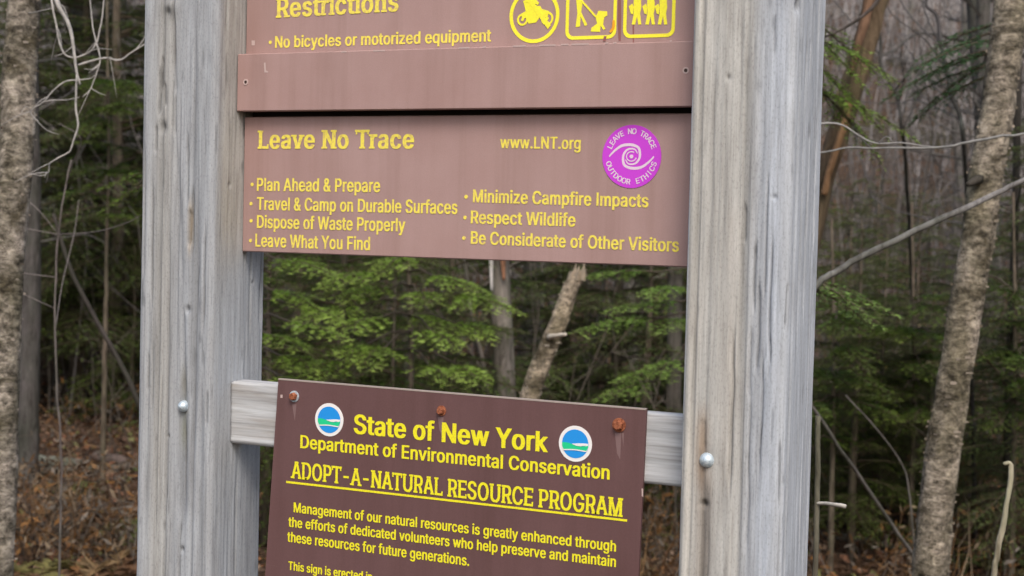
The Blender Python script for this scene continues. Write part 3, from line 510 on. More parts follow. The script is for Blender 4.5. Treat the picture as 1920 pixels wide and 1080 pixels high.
def lettering(parent, body, pl, pr, cap_px, Y, mt, bold=.03, serif=0., name='lettering', track=0., heavy=.004):
    """one line of print on the plane y = Y: left end of the baseline pl, right end pr (pixels of the photograph), cap height in pixels"""
    a = onplane(*pl, Y); b = onplane(*pr, Y); mid = ((pl[0]+pr[0])/2, (pl[1]+pr[1])/2)
    ch = (onplane(mid[0], mid[1]-cap_px, Y)-onplane(*mid, Y)).z; sy = ch/CAP
    pen = 0; G = []; tab = GR if bold < .025 else GL; bx = .023 if tab is GL else .022; by = .009 if tab is GL else .005
    for c in body:
        ad, L = glyph(c, tab); G.append((pen, c, L)); pen += ad+track+(.0 if not serif else .02)
    xs = np.concatenate([np.vstack(L)[:, 0]+p for p, c, L in G if L]); x0, x1 = xs.min(), xs.max(); sx = (b.x-a.x)/(x1-x0)
    def tx(P, lift):
        P = np.asarray(P, float); return np.stack([a.x+(P[:, 0]-x0)*sx, np.full(len(P), Y-lift), a.z+(b.z-a.z)*(P[:, 0]-x0)/(x1-x0)+P[:, 1]*sy], 1)
    mb = MB(); k = 0; st_ = .064+2*bx
    for p, c, L in G:
        if not L: continue
        k += 1; Ls = [l+np.array([p, 0]) for l in L]; V, T = tess(Ls); lift = .0005+.00012*(k % 2)
        mb.add(tx(V, lift), T)
        if heavy: mb.add(tx(V+np.array([heavy, 0]), lift+.00006), T); mb.add(tx(V-np.array([heavy, 0]), lift+.00003), T)
        for l in Ls:
            n = len(l)
            if not serif: continue
            for i_ in range(n):
                q0, q1 = l[i_], l[(i_+1) % n]
                if abs(q0[1]-q1[1]) > .006: continue
                y = (q0[1]+q1[1])/2; xa, xb = sorted((q0[0], q1[0])); W_ = xb-xa
                if W_ < st_*.5: continue
                bot = abs(y+by) < .012; top = abs(y-CAP-by) < .012 or (abs(y-XH-by) < .02 and c.islower()) or (y > .5 and c in 'dhlb')
                if c == 't' and not (c == 't' and bot): continue
                if c in '-.OGCSaceso': continue
                if not (bot or top): continue
                th = .055; wide = W_ > st_*1.7
                ea = xa-serif; eb = xb+(serif if not wide or c == 'T' else 0)
                if top and c.islower() and not c in 'vwy': eb = xb
                if c in 't': ea, eb = xa, xb+serif
                ya, yb = (y-th, y) if top else (y, y+th)
                mb.add(tx([(ea, ya), (eb, ya), (eb, yb), (ea, yb)], .0008), [[0, 1, 2, 3]])
                if wide and c in 'TEL':
                    for cx_ in ((xa, xb) if c == 'T' else (xb,)):
                        ya, yb = (y-.13, y) if top else (y, y+.13)
                        mb.add(tx([(cx_-.03, ya), (cx_+.03, ya), (cx_+.03, yb), (cx_-.03, yb)], .0009), [[0, 1, 2, 3]])
    return mb.build(name, mt, parent)
def poly(mb, pts, Y, lift):
    """flat print polygon from photograph pixels"""
    P = np.array([onplane(x, y, Y) for x, y in pts]); P[:, 1] = Y-lift
    mb.add(P, [list(range(len(pts)))]); return mb
def disc_pts(cx, cz, r, n=40, a0=0., a1=2*math.pi): return [(cx+r*math.cos(a), cz+r*math.sin(a)) for a in np.linspace(a0, a1, n, endpoint=abs(a1-a0) < 6.28)]
def wpoly(mb, pts, Y):
    mb.add([(x, Y, z) for x, z in pts], [list(range(len(pts)))]); return mb
def slab(mb, pts, Y, th):
    """raised flat shape of thickness th in front of plane Y (world x,z points)"""
    n = len(pts); V = [(x, Y-th, z) for x, z in pts]+[(x, Y+.0003, z) for x, z in pts]; n0 = mb.n
    mb.add(V, [(i_, (i_+1) % n, (i_+1) % n+n, i_+n) for i_ in range(n)]); mb.f.append(n0+np.arange(n)[None]); return mb
def ribbon(mb, P, w_, Y):
    P = np.asarray(P, float); T = np.gradient(P, axis=0); T /= np.linalg.norm(T, axis=1)[:, None]; Nn = np.stack([-T[:, 1], T[:, 0]], 1)
    w_ = np.broadcast_to(w_, (len(P),))[:, None]/2; a = P+Nn*w_; b = P-Nn*w_; k = len(P)
    V = [(x, Y, z) for x, z in a]+[(x, Y, z) for x, z in b]
    mb.add(V, [(i_, i_+1, i_+1+k, i_+k) for i_ in range(k-1)]); return mb
def rrect(x0, x1, z0, z1, r, n=7):
    o = []
    for (cx_, cz_, a0) in ((x1-r, z1-r, 0), (x0+r, z1-r, 90), (x0+r, z0+r, 180), (x1-r, z0+r, 270)):
        for t in np.linspace(0, 90, n): a = math.radians(a0+t); o.append((cx_+r*math.cos(a), cz_+r*math.sin(a)))
    return o
def ring(mb, outer, inner, Y, th=.0006):
    n = len(outer); V = [(x, Y-th, z) for x, z in outer]+[(x, Y-th, z) for x, z in inner]+[(x, Y+.0003, z) for x, z in outer]+[(x, Y+.0003, z) for x, z in inner]
    Fq = []
    for i_ in range(n): k = (i_+1) % n; Fq += [(i_, k, k+n, i_+n), (i_, i_+2*n, k+2*n, k), (i_+n, k+n, k+3*n, i_+3*n)]
    mb.add(V, Fq); return mb
def board(parent, x0, x1, y0, y1, z0, z1, mt, name='board', wav=0., b=.0015, tintf=None):
    """board as a fine sheet front with bevelled box body"""
    mb = MB(); box(mb, x0, x1, y0, y1, z0, z1, b)
    return mb.build(name, mt, parent)
def W2(px, py, Y): p = onplane(px, py, Y); return p.x, p.z

# ---- sign 1: restrictions board (top)
BX0, BX1 = -GAP+.0015, GAP-.0015
s1 = thing('restrictions_sign', 'faded brown Restrictions board with yellow bicycle, dog walking and hiker symbols, topmost of the signs', 'sign', (0, 0, 0))
board(s1, BX0, BX1, RB, RB+.02, EYE+.196, EYE+.52, M_PINK)
YB = RB
lettering(s1, 'Restrictions', (520, 33), (747, 20.5), 36, YB, M_YELF, .032, .055, heavy=.008)
lettering(s1, 'No bicycles or motorized equipment', (516, 89.5), (921, 77.5), 22, YB, M_YELF, .034)
def bullet(par, px, py, Y, r=.0028):
    x, z = W2(px, py, Y); slab(mb := MB(), disc_pts(x, z, r, 10), Y, .0006); mb.build('bullet_dot', M_YELF, par)
bullet(s1, 507, 79.5, YB)
def zpt(u, v): return W2(900+u/4.32, v/4.32, YB)          # coordinates of an enlarged view of the symbols
def icon_poly(par_mb, pts, lift=.0006): slab(par_mb, [zpt(*p) for p in pts][::-1], YB, lift)
ic = MB(); cx0, cz0 = W2(1002, 29, YB); r0 = abs(W2(1049, 29, YB)[0]-W2(955.5, 29, YB)[0])/2
ring(ic, disc_pts(cx0, cz0, r0, 48), disc_pts(cx0, cz0, r0-.0052, 48), YB)
for (u, v, ro) in ((345, 160, .0085), (545, 150, .0095)):
    x, z = zpt(u, v); ring(ic, disc_pts(x, z, ro, 20), disc_pts(x, z, ro-.0028, 20), YB, .0007); slab(ic, disc_pts(x, z, .0022, 10), YB, .0007)
icon_poly(ic, [(350, 5), (420, 20), (440, 45), (490, 50), (500, 72), (560, 90), (545, 150), (500, 118), (455, 182), (395, 192), (370, 145), (345, 160), (335, 112), (372, 90)])
icon_poly(ic, [(375, -60), (410, -80), (440, -60), (435, -20), (480, 25), (470, 40), (420, 20), (360, 20)], .0008)
slab(ic, disc_pts(*zpt(430, -100), .0048, 14), YB, .0007)
icon_poly(ic, [(300, -110), (325, -135), (575, 205), (550, 235)], .0009)
ic.build('no_motorbike_symbol', M_YELI, s1)
def square_icon(px0, px1, pyb, pyt):
    x0, z0 = W2(px0, pyb, YB); x1, _ = W2(px1, pyb, YB); z1 = W2(px0, pyt, YB)[1]; z0 = (z0+W2(px1, pyb, YB)[1])/2
    mb = MB(); t = .0047; ring(mb, rrect(x0, x1, z0, z1, .011), rrect(x0+t, x1-t, z0+t, z1-t, .0075), YB); return mb
ic = square_icon(1060, 1155, 73.5, -32)
icon_poly(ic, [(775, -60), (825, -60), (830, 30), (820, 100), (870, 200), (850, 212), (815, 130), (810, 215), (775, 220), (790, 110)])
slab(ic, disc_pts(*zpt(800, -88), .0046, 14), YB, .0007)
icon_poly(ic, [(815, 8), (828, 0), (945, 132), (935, 142)], .0008)
icon_poly(ic, [(960, 88), (1030, 92), (1032, 125), (1006, 142), (998, 200), (1016, 235), (1000, 242), (978, 208), (972, 258), (898, 256), (905, 225), (950, 190), (938, 142)])
ic.build('dog_walking_symbol', M_YELI, s1)
ic = square_icon(1168, 1265, 70.5, -32)
for u in (1275, 1385, 1485):
    icon_poly(ic, [(u-30, -40), (u+25, -40), (u+32, 60), (u+22, 110), (u+32, 198), (u+8, 200), (u-2, 130), (u-18, 200), (u-45, 198), (u-28, 110)])
    icon_poly(ic, [(u-68, 52), (u-40, 30), (u-30, 60), (u-34, 118), (u-52, 110)], .0008)
    slab(ic, disc_pts(*zpt(u, -68), .0044, 14), YB, .0007)
ic.build('hikers_symbol', M_YELI, s1)
mb = MB(); poly(mb, [(1149, 38), (1153, 38), (1153.5, 50), (1150, 58), (1145, 62), (1143, 59), (1148, 52)], YB, .0011); mb.build('rust_smear', M_ORNG, s1)
mb = MB(); poly(mb, [(1159, -30), (1164, -30), (1165, 30), (1164, 77), (1160, 77), (1158, 40)], YB, .0003); poly(mb, [(1186, 47), (1189, 47), (1189, 80), (1186.5, 80)], YB, .0002); poly(mb, [(1133, 68), (1138, 68), (1136, 77), (1131, 77)], YB, .0012); mb.build('rust_streak', M_STAIN, s1)
mb = MB(); poly(mb, [(472, 76), (478, 76), (478, 85), (472, 85)], YB, .0003); mb.build('paint_chip', M_CHIP, s1)

# ---- batten
s2 = thing('blank_board', 'plain brown batten without lettering screwed over the joint between the two upper signs', 'board', (0, 0, 0))
YT = RB-.02
board(s2, -GAP+.001, GAP-.001, YT, RB-.0008, EYE+.1627, EYE+.2495, M_PINK, b=.0012)
for (px, py) in ((461, 154), (1286, 132)):
    x, z = W2(px, py, YT); mb = MB(); ring(mb, disc_pts(x, z, .0046, 14), disc_pts(x, z, .0026, 14), YT, .0008); mb.build('screw_rim', M_CHIP, s2)
    mb = MB(); slab(mb, disc_pts(x, z, .0027, 8), YT, .0003); mb.build('screw', mat('dark_screw', (.05, .03, .025), .6), s2)
def chip(par, pts, Y, l=.0003, mt=None, nm='paint_chip'): poly(mb_ := MB(), pts, Y, l); mb_.build(nm, mt or M_CHIP, par)
mb = MB(); poly(mb, [(495, 118), (498, 117), (499, 132), (503, 134), (503, 136), (496, 136)], YT, .0003); mb.build('paint_chip', M_CHIP, s2)
for (a, b) in ((640, 650), (700, 722), (860, 880), (905, 912), (962, 986), (1012, 1042), (1052, 1066), (1072, 1104), (1135, 1141), (1150, 1156), (1256, 1260)):
    yy = 103+(a-445)*(-28/853); chip(s2, [(a, yy-.5), (b, yy-1.2), (b, yy+1.6), (a, yy+2)], YT, .0004)

# ---- sign 2: Leave No Trace
s3 = thing('leave_no_trace_sign', 'faded brown Leave No Trace board with yellow bullet lines and round magenta emblem', 'sign', (0, 0, 0))
zlt = EYE+.1627-.0075
board(s3, BX0, BX1, RB, RB+.02, EYE-.0514, zlt, M_PINK)
mb = MB(); box(mb, -GAP+.002, GAP-.002, RB+.021, RB+.033, EYE+.10, EYE+.24, .001); mb.build('gap_shade_backing', M_DARK, s3)  # added dark backing that stands for the shade in the gap
lettering(s3, 'Leave No Trace', (486, 278.5), (776, 278), 34, YB, M_YELF, .034, .06, heavy=.009)
lettering(s3, 'www.LNT.org', (938, 277.5), (1089, 279.5), 22, YB, M_YELF, .034)
for t, a, b in (('Plan Ahead & Prepare', (482, 357.5), (713, 360)), ('Travel & Camp on Durable Surfaces', (482, 393), (858, 401)), ('Dispose of Waste Properly', (482, 427), (760, 434)), ('Leave What You Find', (479, 462), (694, 469)),
                ('Minimize Campfire Impacts', (887, 379), (1216, 388.5)), ('Respect Wildlife', (883, 418.5), (1079, 424.5)), ('Be Considerate of Other Visitors', (883, 457), (1273, 472))):
    lettering(s3, t, a, b, 24, YB, M_YELF, .036)
for p in ((473, 346), (471, 382), (471, 414), (470, 451), (874, 369), (872, 408), (870, 446.5)): bullet(s3, *p, YB)
ex, ez = W2(1184.5, 293.5, YB); er = abs(W2(1240, 293, YB)[0]-W2(1129, 293, YB)[0])/2; em_r = (er+abs(W2(1184, 234.5, YB)[1]-W2(1184, 352.5, YB)[1])/2)/2
mb = MB(); slab(mb, disc_pts(ex, ez, em_r, 56), YB, .0008); emb = mb.build('emblem', M_PURP, s3)
k_ = em_r/372.
arm = np.array([(410, 565), (440, 530), (490, 485), (560, 440), (640, 425), (720, 432), (780, 465), (798, 530), (790, 590), (750, 640), (700, 655), (650, 645), (618, 600)], float)
arm = catmull(np.stack([arm[:, 0], arm[:, 1]], 1)[:, [0, 1]], 6)
mb = MB()
for sg in (1, -1):
    P = np.stack([ex+sg*(arm[:, 0]-692)*k_, ez-sg*(arm[:, 1]-563)*k_], 1)
    wd = np.interp(np.linspace(0, 1, len(P)), [0, .3, .6, 1], [16, 34, 30, 12])*k_
    ribbon(mb, P, wd, YB-.0010-(.0001 if sg > 0 else 0))
t = np.linspace(0, 1.6*math.pi, 24); ribbon(mb, np.stack([ex+math.e*0+np.cos(t+1)*62*k_, ez+np.sin(t+1)*56*k_], 1), 13*k_, YB-.00125)
slab(mb, disc_pts(ex, ez, 24*k_, 12), YB, .0013)
mb.build('swirl', M_PWHT, emb)
def arc_text(body, a0, a1, rad, size, inward):
    mb = MB(); n = len(body)
    for i_, ch in enumerate(body):
        if ch == ' ': continue
        a = math.radians(a0+(a1-a0)*i_/(n-1)); _, L = glyph(ch, GL); V, T = tess(L); V = V-np.array([(V[:, 0].min()+V[:, 0].max())/2, .25])
        th = a-math.pi/2 if not inward else a+math.pi/2; c_, s_ = math.cos(th), math.sin(th)
        x = V[:, 0]*size*.95; y = V[:, 1]*size; mb.add(np.stack([ex+rad*math.cos(a)+x*c_-y*s_, np.full(len(V), YB-.0011-.00005*(i_ % 2)), ez+rad*math.sin(a)+x*s_+y*c_], 1), T)
    mb.build('curved_lettering', M_PWHT, emb)
arc_text('LEAVE NO TRACE', 157, 23, em_r*.80, em_r*.34, False)
arc_text('OUTDOOR ETHICS', 197, 343, em_r*.80, em_r*.34, True)

# ---- sign 3: adopt sign, a thin metal sheet in front of the crossbar
YA = RC-.0052
c00 = onplane(522, 711, YA); c10 = onplane(1212, 768, YA); c01 = onplane(497, 1080, YA); c11 = onplane(1197, 1080, YA)
s4 = thing('adoption_program_sign', 'dark brown metal sign with bright yellow lettering screwed to the crossbar', 'sign', (0, 0, 0))
zt0, zt1 = c00.z, c10.z; zb = EYE-.80
xL0, xR0 = c00.x, c10.x; sl_l = (c01.x-c00.x)/(c01.z-c00.z); sl_r = (c11.x-c10.x)/(c11.z-c10.z)
pts = [(xL0, zt0), (xR0, zt1), (xR0+sl_r*(zb-zt1), zb), (xL0+sl_l*(zb-zt0), zb)]
V = [(x, YA, z) for x, z in pts]+[(x, YA+.005, z) for x, z in pts]
mb = MB().add(V, [(3, 2, 1, 0), (4, 5, 6, 7), (0, 1, 5, 4), (1, 2, 6, 5), (2, 3, 7, 6), (3, 0, 4, 7)]); mb.build('panel', M_DKBR, s4)
ebm = MB(); V = [(xL0, YA-.0004, zt0+.0012), (xR0, YA-.0004, zt1+.0012), (xR0, YA-.0004, zt1-.0008), (xL0, YA-.0004, zt0-.0008), (xL0, YA+.0056, zt0+.0012), (xR0, YA+.0056, zt1+.0012)]
ebm.add(V, [(3, 2, 1, 0), (0, 1, 5, 4)]); ebm.build('worn_edge', mat('worn_bare_edge', (.36, .30, .27), .6), s4)
lettering(s4, 'State of New York', (664, 812), (1027, 847.5), 36, YA, M_YEL, .030, heavy=.008)
lettering(s4, 'Department of Environmental Conservation', (563.5, 839.5), (1143, 899), 25, YA, M_YEL, .030)
lettering(s4, 'ADOPT-A-NATURAL RESOURCE PROGRAM', (547, 896), (1166, 969), 33, YA, M_YEL, .018, .05)
lettering(s4, 'Management of our natural resources is greatly enhanced through', (551, 960), (1155, 1034), 19, YA, M_YEL, .034)
lettering(s4, 'the efforts of dedicated volunteers who help preserve and maintain', (541, 987), (1155, 1063), 19, YA, M_YEL, .034)
lettering(s4, 'these resources for future generations.', (539, 1015), (880, 1061), 19, YA, M_YEL, .034)
lettering(s4, 'This sign is erected in', (541, 1068), (698, 1090), 16, YA, M_YEL, .034)
ua, ub = W2(537, 903.5, YA), W2(1176, 976, YA); mb = MB(); slab(mb, [(ua[0], ua[1]+.0015), (ub[0], ub[1]+.0015), (ub[0], ub[1]-.0015), (ua[0], ua[1]-.0015)], YA, .0006); mb.build('underline', M_YEL, s4)
for (px, py, pw) in ((617.5, 787, 52), (1079, 832, 61)):
    cx_, cz_ = W2(px, py, YA); r = abs(W2(px+pw/2, py, YA)[0]-W2(px-pw/2, py, YA)[0])/2*1.02
    mb = MB(); slab(mb, disc_pts(cx_, cz_, r, 36), YA, .0006); lg = mb.build('emblem', M_WHT, s4)
    ri = r*.80; mb = MB(); wpoly(mb, disc_pts(cx_, cz_, ri, 36), YA-.0009); mb.build('blue_field', M_BLUE, lg)
    def band(f0, f1, lift, mt, nm):
        xs = np.linspace(-.98, .98, 17); top = [f0(x) for x in xs]; bot = [f1(x) for x in xs]; lim = np.sqrt(1-xs**2)
        top = np.clip(top, -lim, lim); bot = np.clip(bot, -lim, lim)
        V = [(cx_+x*ri, YA-lift, cz_+z*ri) for x, z in zip(xs, top)]+[(cx_+x*ri, YA-lift, cz_+z*ri) for x, z in zip(xs, bot)]
        MB().add(V, [(i_, i_+1, i_+18, i_+17) for i_ in range(16)]).build(nm, mt, lg)
    band(lambda x: .02+.06*math.sin(x*2), lambda x: -.10, .0011, M_WHT, 'white_band')
    band(lambda x: -.04-.10*math.sin(x*2.6+.4), lambda x: -.40+.03*math.cos(x*3), .0013, M_GRN, 'green_band')
    band(lambda x: -.40+.03*math.cos(x*3), lambda x: -.48+.03*math.cos(x*3), .0015, M_WHT, 'white_line')
    V = [(cx_+x*ri, YA-.0017, cz_+z*ri) for x, z in [(-.2, -.03), (.1, .03), (.6, .04), (.8, -.04), (.4, -.14), (.1, -.12)]]; MB().add(V, [(0, 1, 2, 3, 4, 5)]).build('white_crest', M_WHT, lg)
for i_, (px, py) in enumerate(((552, 743), (828, 770), (1161, 797))):
    x, z = W2(px, py, YA); mb = MB()
    rr = (.0085, .0075, .0098)[i_]
    # washer + faceted head
    slab(mb, disc_pts(x, z, rr, 18), YA, .0012)
    w0 = mb.build('washer', M_GALV if i_ == 0 else M_RUST, s4)
    mb = MB(); k = 6; R_ = rr*.72; V = []
    for (rad, yy) in ((R_, YA-.001), (R_, YA-.0062), (R_*.8, YA-.0078)):
        V += [(x+rad*math.cos(a), yy, z+rad*math.sin(a)) for a in np.linspace(.4, .4+2*math.pi, k, endpoint=False)]
    Fq = [(a*k+b, a*k+(b+1) % k, (a+1)*k+(b+1) % k, (a+1)*k+b) for a in range(2) for b in range(k)]
    mb.add(V, Fq); mb.f.append(np.arange(12, 18)[None]); mb.build('screw', M_RUST, s4)
M_RUN = mat('pale_runoff', (.20, .125, .125), .6)
for pp in ([(1153, 812), (1165, 812), (1163, 862), (1157, 850)], [(1166, 812), (1170, 812), (1169, 838)], [(821, 782), (832, 782), (829, 818), (824, 806)], [(548, 758), (556, 758), (553, 790)]): chip(s4, pp, YA, .00025, M_RUN, 'runoff_streak')
for pp in ([(1203, 916), (1206, 916), (1206, 932), (1203.5, 930)], [(526, 740), (530, 740), (530, 746), (526, 746)]): chip(s4, pp, YA)

#FOREST
# ---------------------------------------------------------------- trunks, branches, sticks
def path(pts, n=5, down=True):
    """points seen at (px, py, depth), joined smoothly; down: carried on along the last piece into the ground"""
    P = [A(*p) for p in pts]
    if down:
        d = P[-1]-P[-2]; d = d/np.linalg.norm(d); d[2] = min(d[2], -.25)
        if abs(d[2]) < .8: d[:2] *= .6
        for _ in range(60):
            if P[-1][2] < gzf(P[-1][0], P[-1][1])-.05: break
            P.append(P[-1]+d*.25)
    Q = catmull(P, n); k = len(Q); i_ = np.arange(k); a_ = min(.006, .0022*np.linalg.norm(Q[-1]-Q[0])+.001)
    ph = (Q[0, 0]*91.7+Q[0, 2]*37.1) % 50
    for c_ in range(3): Q[:, c_] += a_*1.6*(fbm(i_*.42+ph+c_*31+60, i_*0+c_*7+ph, 3)-.45)
    return Q
def px2r(px, zd): return px/F_PX*zd/2
def rlin(P, *r): return np.interp(np.linspace(0, 1, len(P)), np.linspace(0, 1, len(r)), r)
def tree_thing(name, label, cat, P, r, mt, col, seg=20, rough=.16, fr=5., group=None, sd=1., part='trunk'):
    t = thing(name, label, cat, tuple(P[-1]), group); mb = MB(); tube(mb, local(t, P), r, seg, col, rough, fr, True, sd); mb.build(part, mt, t, True); return t
def branch(t, pts, w0, w1, zd0, col, mt, n=6, part='branch', seg=6, rough=.12, down=False):
    P = path(pts, n, down); mb = MB(); tube(mb, local(t, P), rlin(P, w0/F_PX*zd0/2, w1/F_PX*zd0/2), seg, col, rough, 30., True, w0)
    if part == 'branch' and len(P) > 20:              # fine side twigs
        for k in range(4):
            i_ = random.randrange(len(P)//4, len(P)-3); d = (P[i_+1]-P[i_]); d = d/np.linalg.norm(d)+np.array([random.uniform(-1, 1) for _ in range(3)]); d /= np.linalg.norm(d); L = random.uniform(.03, .09)
            Q = catmull([P[i_], P[i_]+d*L*.5+np.array([0, 0, random.uniform(-.01, .01)]), P[i_]+d*L+np.array([0, 0, random.uniform(-.02, .02)])], 3); tube(mb, local(t, Q), rlin(Q, .0014, .0006), 4, col)
    return mb.build(part, mt, t, True)
def flakes(t, P, r, n, col0, col1, seed, size=.012):
    """curled scraps of bark standing off the trunk"""
    rs = np.random.RandomState(seed); idx = rs.uniform(0, len(P)-1.01, n); i0 = idx.astype(int); f = (idx-i0)[:, None]
    C = P[i0]*(1-f)+P[i0+1]*f; a = rs.uniform(0, 2*np.pi, n); rr = np.interp(idx, np.arange(len(P)), r)
    nr = np.stack([np.cos(a), np.sin(a), 0*a], 1); tg = np.stack([-np.sin(a), np.cos(a), 0*a], 1); up = np.array([0, 0, 1.])
    w_ = rs.uniform(.5, 1.6, n)[:, None]*size; h_ = rs.uniform(.3, .9, n)[:, None]*size; B = C+nr*rr[:, None]*.96
    v0 = B-tg*w_*.5-up*h_*.5; v1 = B-tg*w_*.5+up*h_*.5; o = nr*rs.uniform(.15, .8, n)[:, None]*size
    v2 = B+tg*w_*.4+up*h_*.5+o*.5; v3 = B+tg*w_*.4-up*h_*.5+o*.5; v4 = B+tg*w_*.7+up*h_*.3+o*1.4; v5 = B+tg*w_*.7-up*h_*.4+o*1.4
    V = np.stack([v0, v1, v2, v3, v4, v5], 1); k = np.arange(n)[:, None]*6
    Fq = np.concatenate([k+np.array([[0, 3, 2, 1]]), k+np.array([[3, 5, 4, 2]])])
    m_ = rs.rand(n)[:, None]; c = np.array(col0)*(1-m_)+np.array(col1)*m_
    o_ = MB().add(local(t, V.reshape(-1, 3)), Fq, np.repeat(c, 6, 0)).build('bark_flakes', M_TINT, t); o_['kind'] = 'stuff'
GREY = (.17, .165, .16); PALE = (.42, .40, .37); DK = (.055, .048, .042); BRN = (.13, .09, .06)

P = path([(62, -260, 4.2), (45, 0, 4.2), (36, 150, 4.2), (28, 300, 4.2), (10, 540, 4.2), (0, 800, 4.2), (-9, 1080, 4.2)])
t = thing('birch_tree', 'pale flaking birch trunk beside the pale forked twigs, cut by the picture edge', 'tree', tuple(P[-1])); r = rlin(P, .042, .045, .049)
mb = MB(); tube(mb, local(t, P), r, 40, (.98, .985, 1.0), .10, 7., True, 3.); mb.build('trunk', M_BIRCH, t, True); flakes(t, P, r, 420, (.33, .29, .25), (.10, .08, .06), 5, .009)
zt = 4.05
for pts, w0, w1 in (([(60, -190, 4.2), (85, -90, 4.1), (105, 0, zt), (120, 30, zt), (135, 60, zt), (141, 100, zt), (146, 140, zt), (151, 157, zt)], 13, 7),
        ([(88, -70, 4.1), (97, 0, zt), (103, 40, zt), (112, 75, zt), (121, 100, zt), (137, 109, zt), (157, 104, zt), (174, 91, zt), (181, 81, zt)], 6, 4.5), ([(181, 82, zt), (176, 55, zt), (170, 22, zt), (165, -30, zt)], 4, 3.5),
        ([(181, 82, zt), (188, 60, zt), (193, 30, zt), (198, -30, zt)], 4.5, 4), ([(181, 81, zt), (186, 100, zt), (186, 120, zt), (178, 150, zt), (170, 168, zt), (157, 181, zt)], 4.5, 3),
        ([(147, 122, zt), (172, 113, zt), (200, 110, zt), (225, 112, zt), (245, 98, zt), (270, 86, zt), (310, 60, zt), (350, 60, zt)], 5.5, 3),
        ([(144, 140, zt), (143, 200, zt), (145, 235, zt), (138, 262, zt), (128, 283, zt), (105, 300, zt), (93, 308, zt), (90, 320, zt), (80, 327, zt), (55, 326, zt)], 5.5, 2.5),
        ([(145, 150, zt), (120, 152, zt), (100, 170, zt), (80, 190, zt), (60, 206, zt), (62, 219, zt), (70, 227, zt)], 4.2, 2.5), ([(78, 192, zt), (100, 189, zt), (125, 187, zt), (150, 184, zt)], 3, 2.5),
        ([(150, 150, zt), (168, 147, zt), (178, 140, zt)], 4, 3), ([(52, 25, 4.18), (75, 22, zt), (97, 18, zt)], 3, 2)):
    branch(t, [(a_+(random.uniform(-2, 2) if i_ else 0), b_+(random.uniform(-2, 2) if i_ else 0), c_) for i_, (a_, b_, c_) in enumerate(pts)], w0*.82, w1*.6, zt, (.36, .345, .33), M_TINT, rough=.3)

P = path([(1935, -300, 4.6), (1896, 0, 4.6), (1878, 150, 4.6), (1863, 250, 4.6), (1846, 350, 4.6), (1834, 450, 4.6), (1815, 540, 4.6), (1793, 690, 4.6), (1778, 790, 4.6), (1763, 890, 4.6), (1751, 990, 4.6), (1744, 1080, 4.6)])
t = thing('birch_tree', 'leaning flaky tan birch trunk standing clear behind the curved grey branch', 'tree', tuple(P[-1])); r = rlin(P, .046, .048, .047, .052, .057)
mb = MB(); tube(mb, local(t, P), r, 44, (.84, .83, .80), .12, 8., True, 8.); mb.build('trunk', M_BIRCH, t, True); flakes(t, P, r, 520, (.34, .29, .24), (.10, .085, .06), 6, .010)
branch(t, [(1836, 336, 4.56), (1822, 342, 4.53), (1814, 346, 4.51)], 22, 9, 4.5, DK, M_BARK, rough=.4)
P = path([(1082, 512, 6), (1066, 552, 6), (1052, 590, 6), (1036, 630, 6), (1016, 680, 6), (1003, 715, 6), (990, 760, 6), (965, 880, 6)])
t = tree_thing('broken_snag', 'pale mottled dead trunk with a broken top leaning in the gap between the signs', 'dead tree', P, rlin(P, .030, .034, .038, .043), M_BIRCH, (.95, .9, .84), 24, .2, 9.)
flakes(t, P, rlin(P, .030, .034, .038, .043), 160, (.34, .30, .25), (.10, .085, .06), 8, .011)
branch(t, [(1030, 632, 5.97), (1045, 629, 5.92), (1061, 627, 5.88)], 12, 6, 5.9, (.50, .45, .38), M_TINT, part='stub', rough=.5)
for k in range(9):
    c_ = A(1082+random.uniform(-13, 13), 516, 5.98+random.uniform(-.02, .02)); h_ = random.uniform(.015, .055)
    mb = MB(); tube(mb, local(t, [c_-np.array([0, 0, .02]), c_+np.array([.004, 0, h_*.5]), c_+np.array([.008, 0, h_])]), [.007, .005, .0008], 5, (.30, .25, .19)); mb.build('splinter', M_TINT, t)
P = path([(890, -800, 8), (915, -300, 8), (930, 300, 8), (936, 490, 8), (941, 600, 8), (946, 740, 8), (950, 900, 8)])
t = tree_thing('maple_tree', 'grey trunk with a whitish streak and orange patch just under the upper signs', 'tree', P, rlin(P, .035, .045, .055, .06), M_BARK, (.16, .145, .13), sd=2.)
for (pts, w0, cc) in (([(922, 440, 7.93), (921, 500, 7.93), (922, 545, 7.93)], 11, (.55, .53, .52)), ([(942, 440, 7.93), (943, 490, 7.93), (945, 525, 7.93)], 15, (.30, .15, .09))):
    branch(t, pts, w0, w0*.4, 7.9, cc, M_TINT, part='bare_wood')
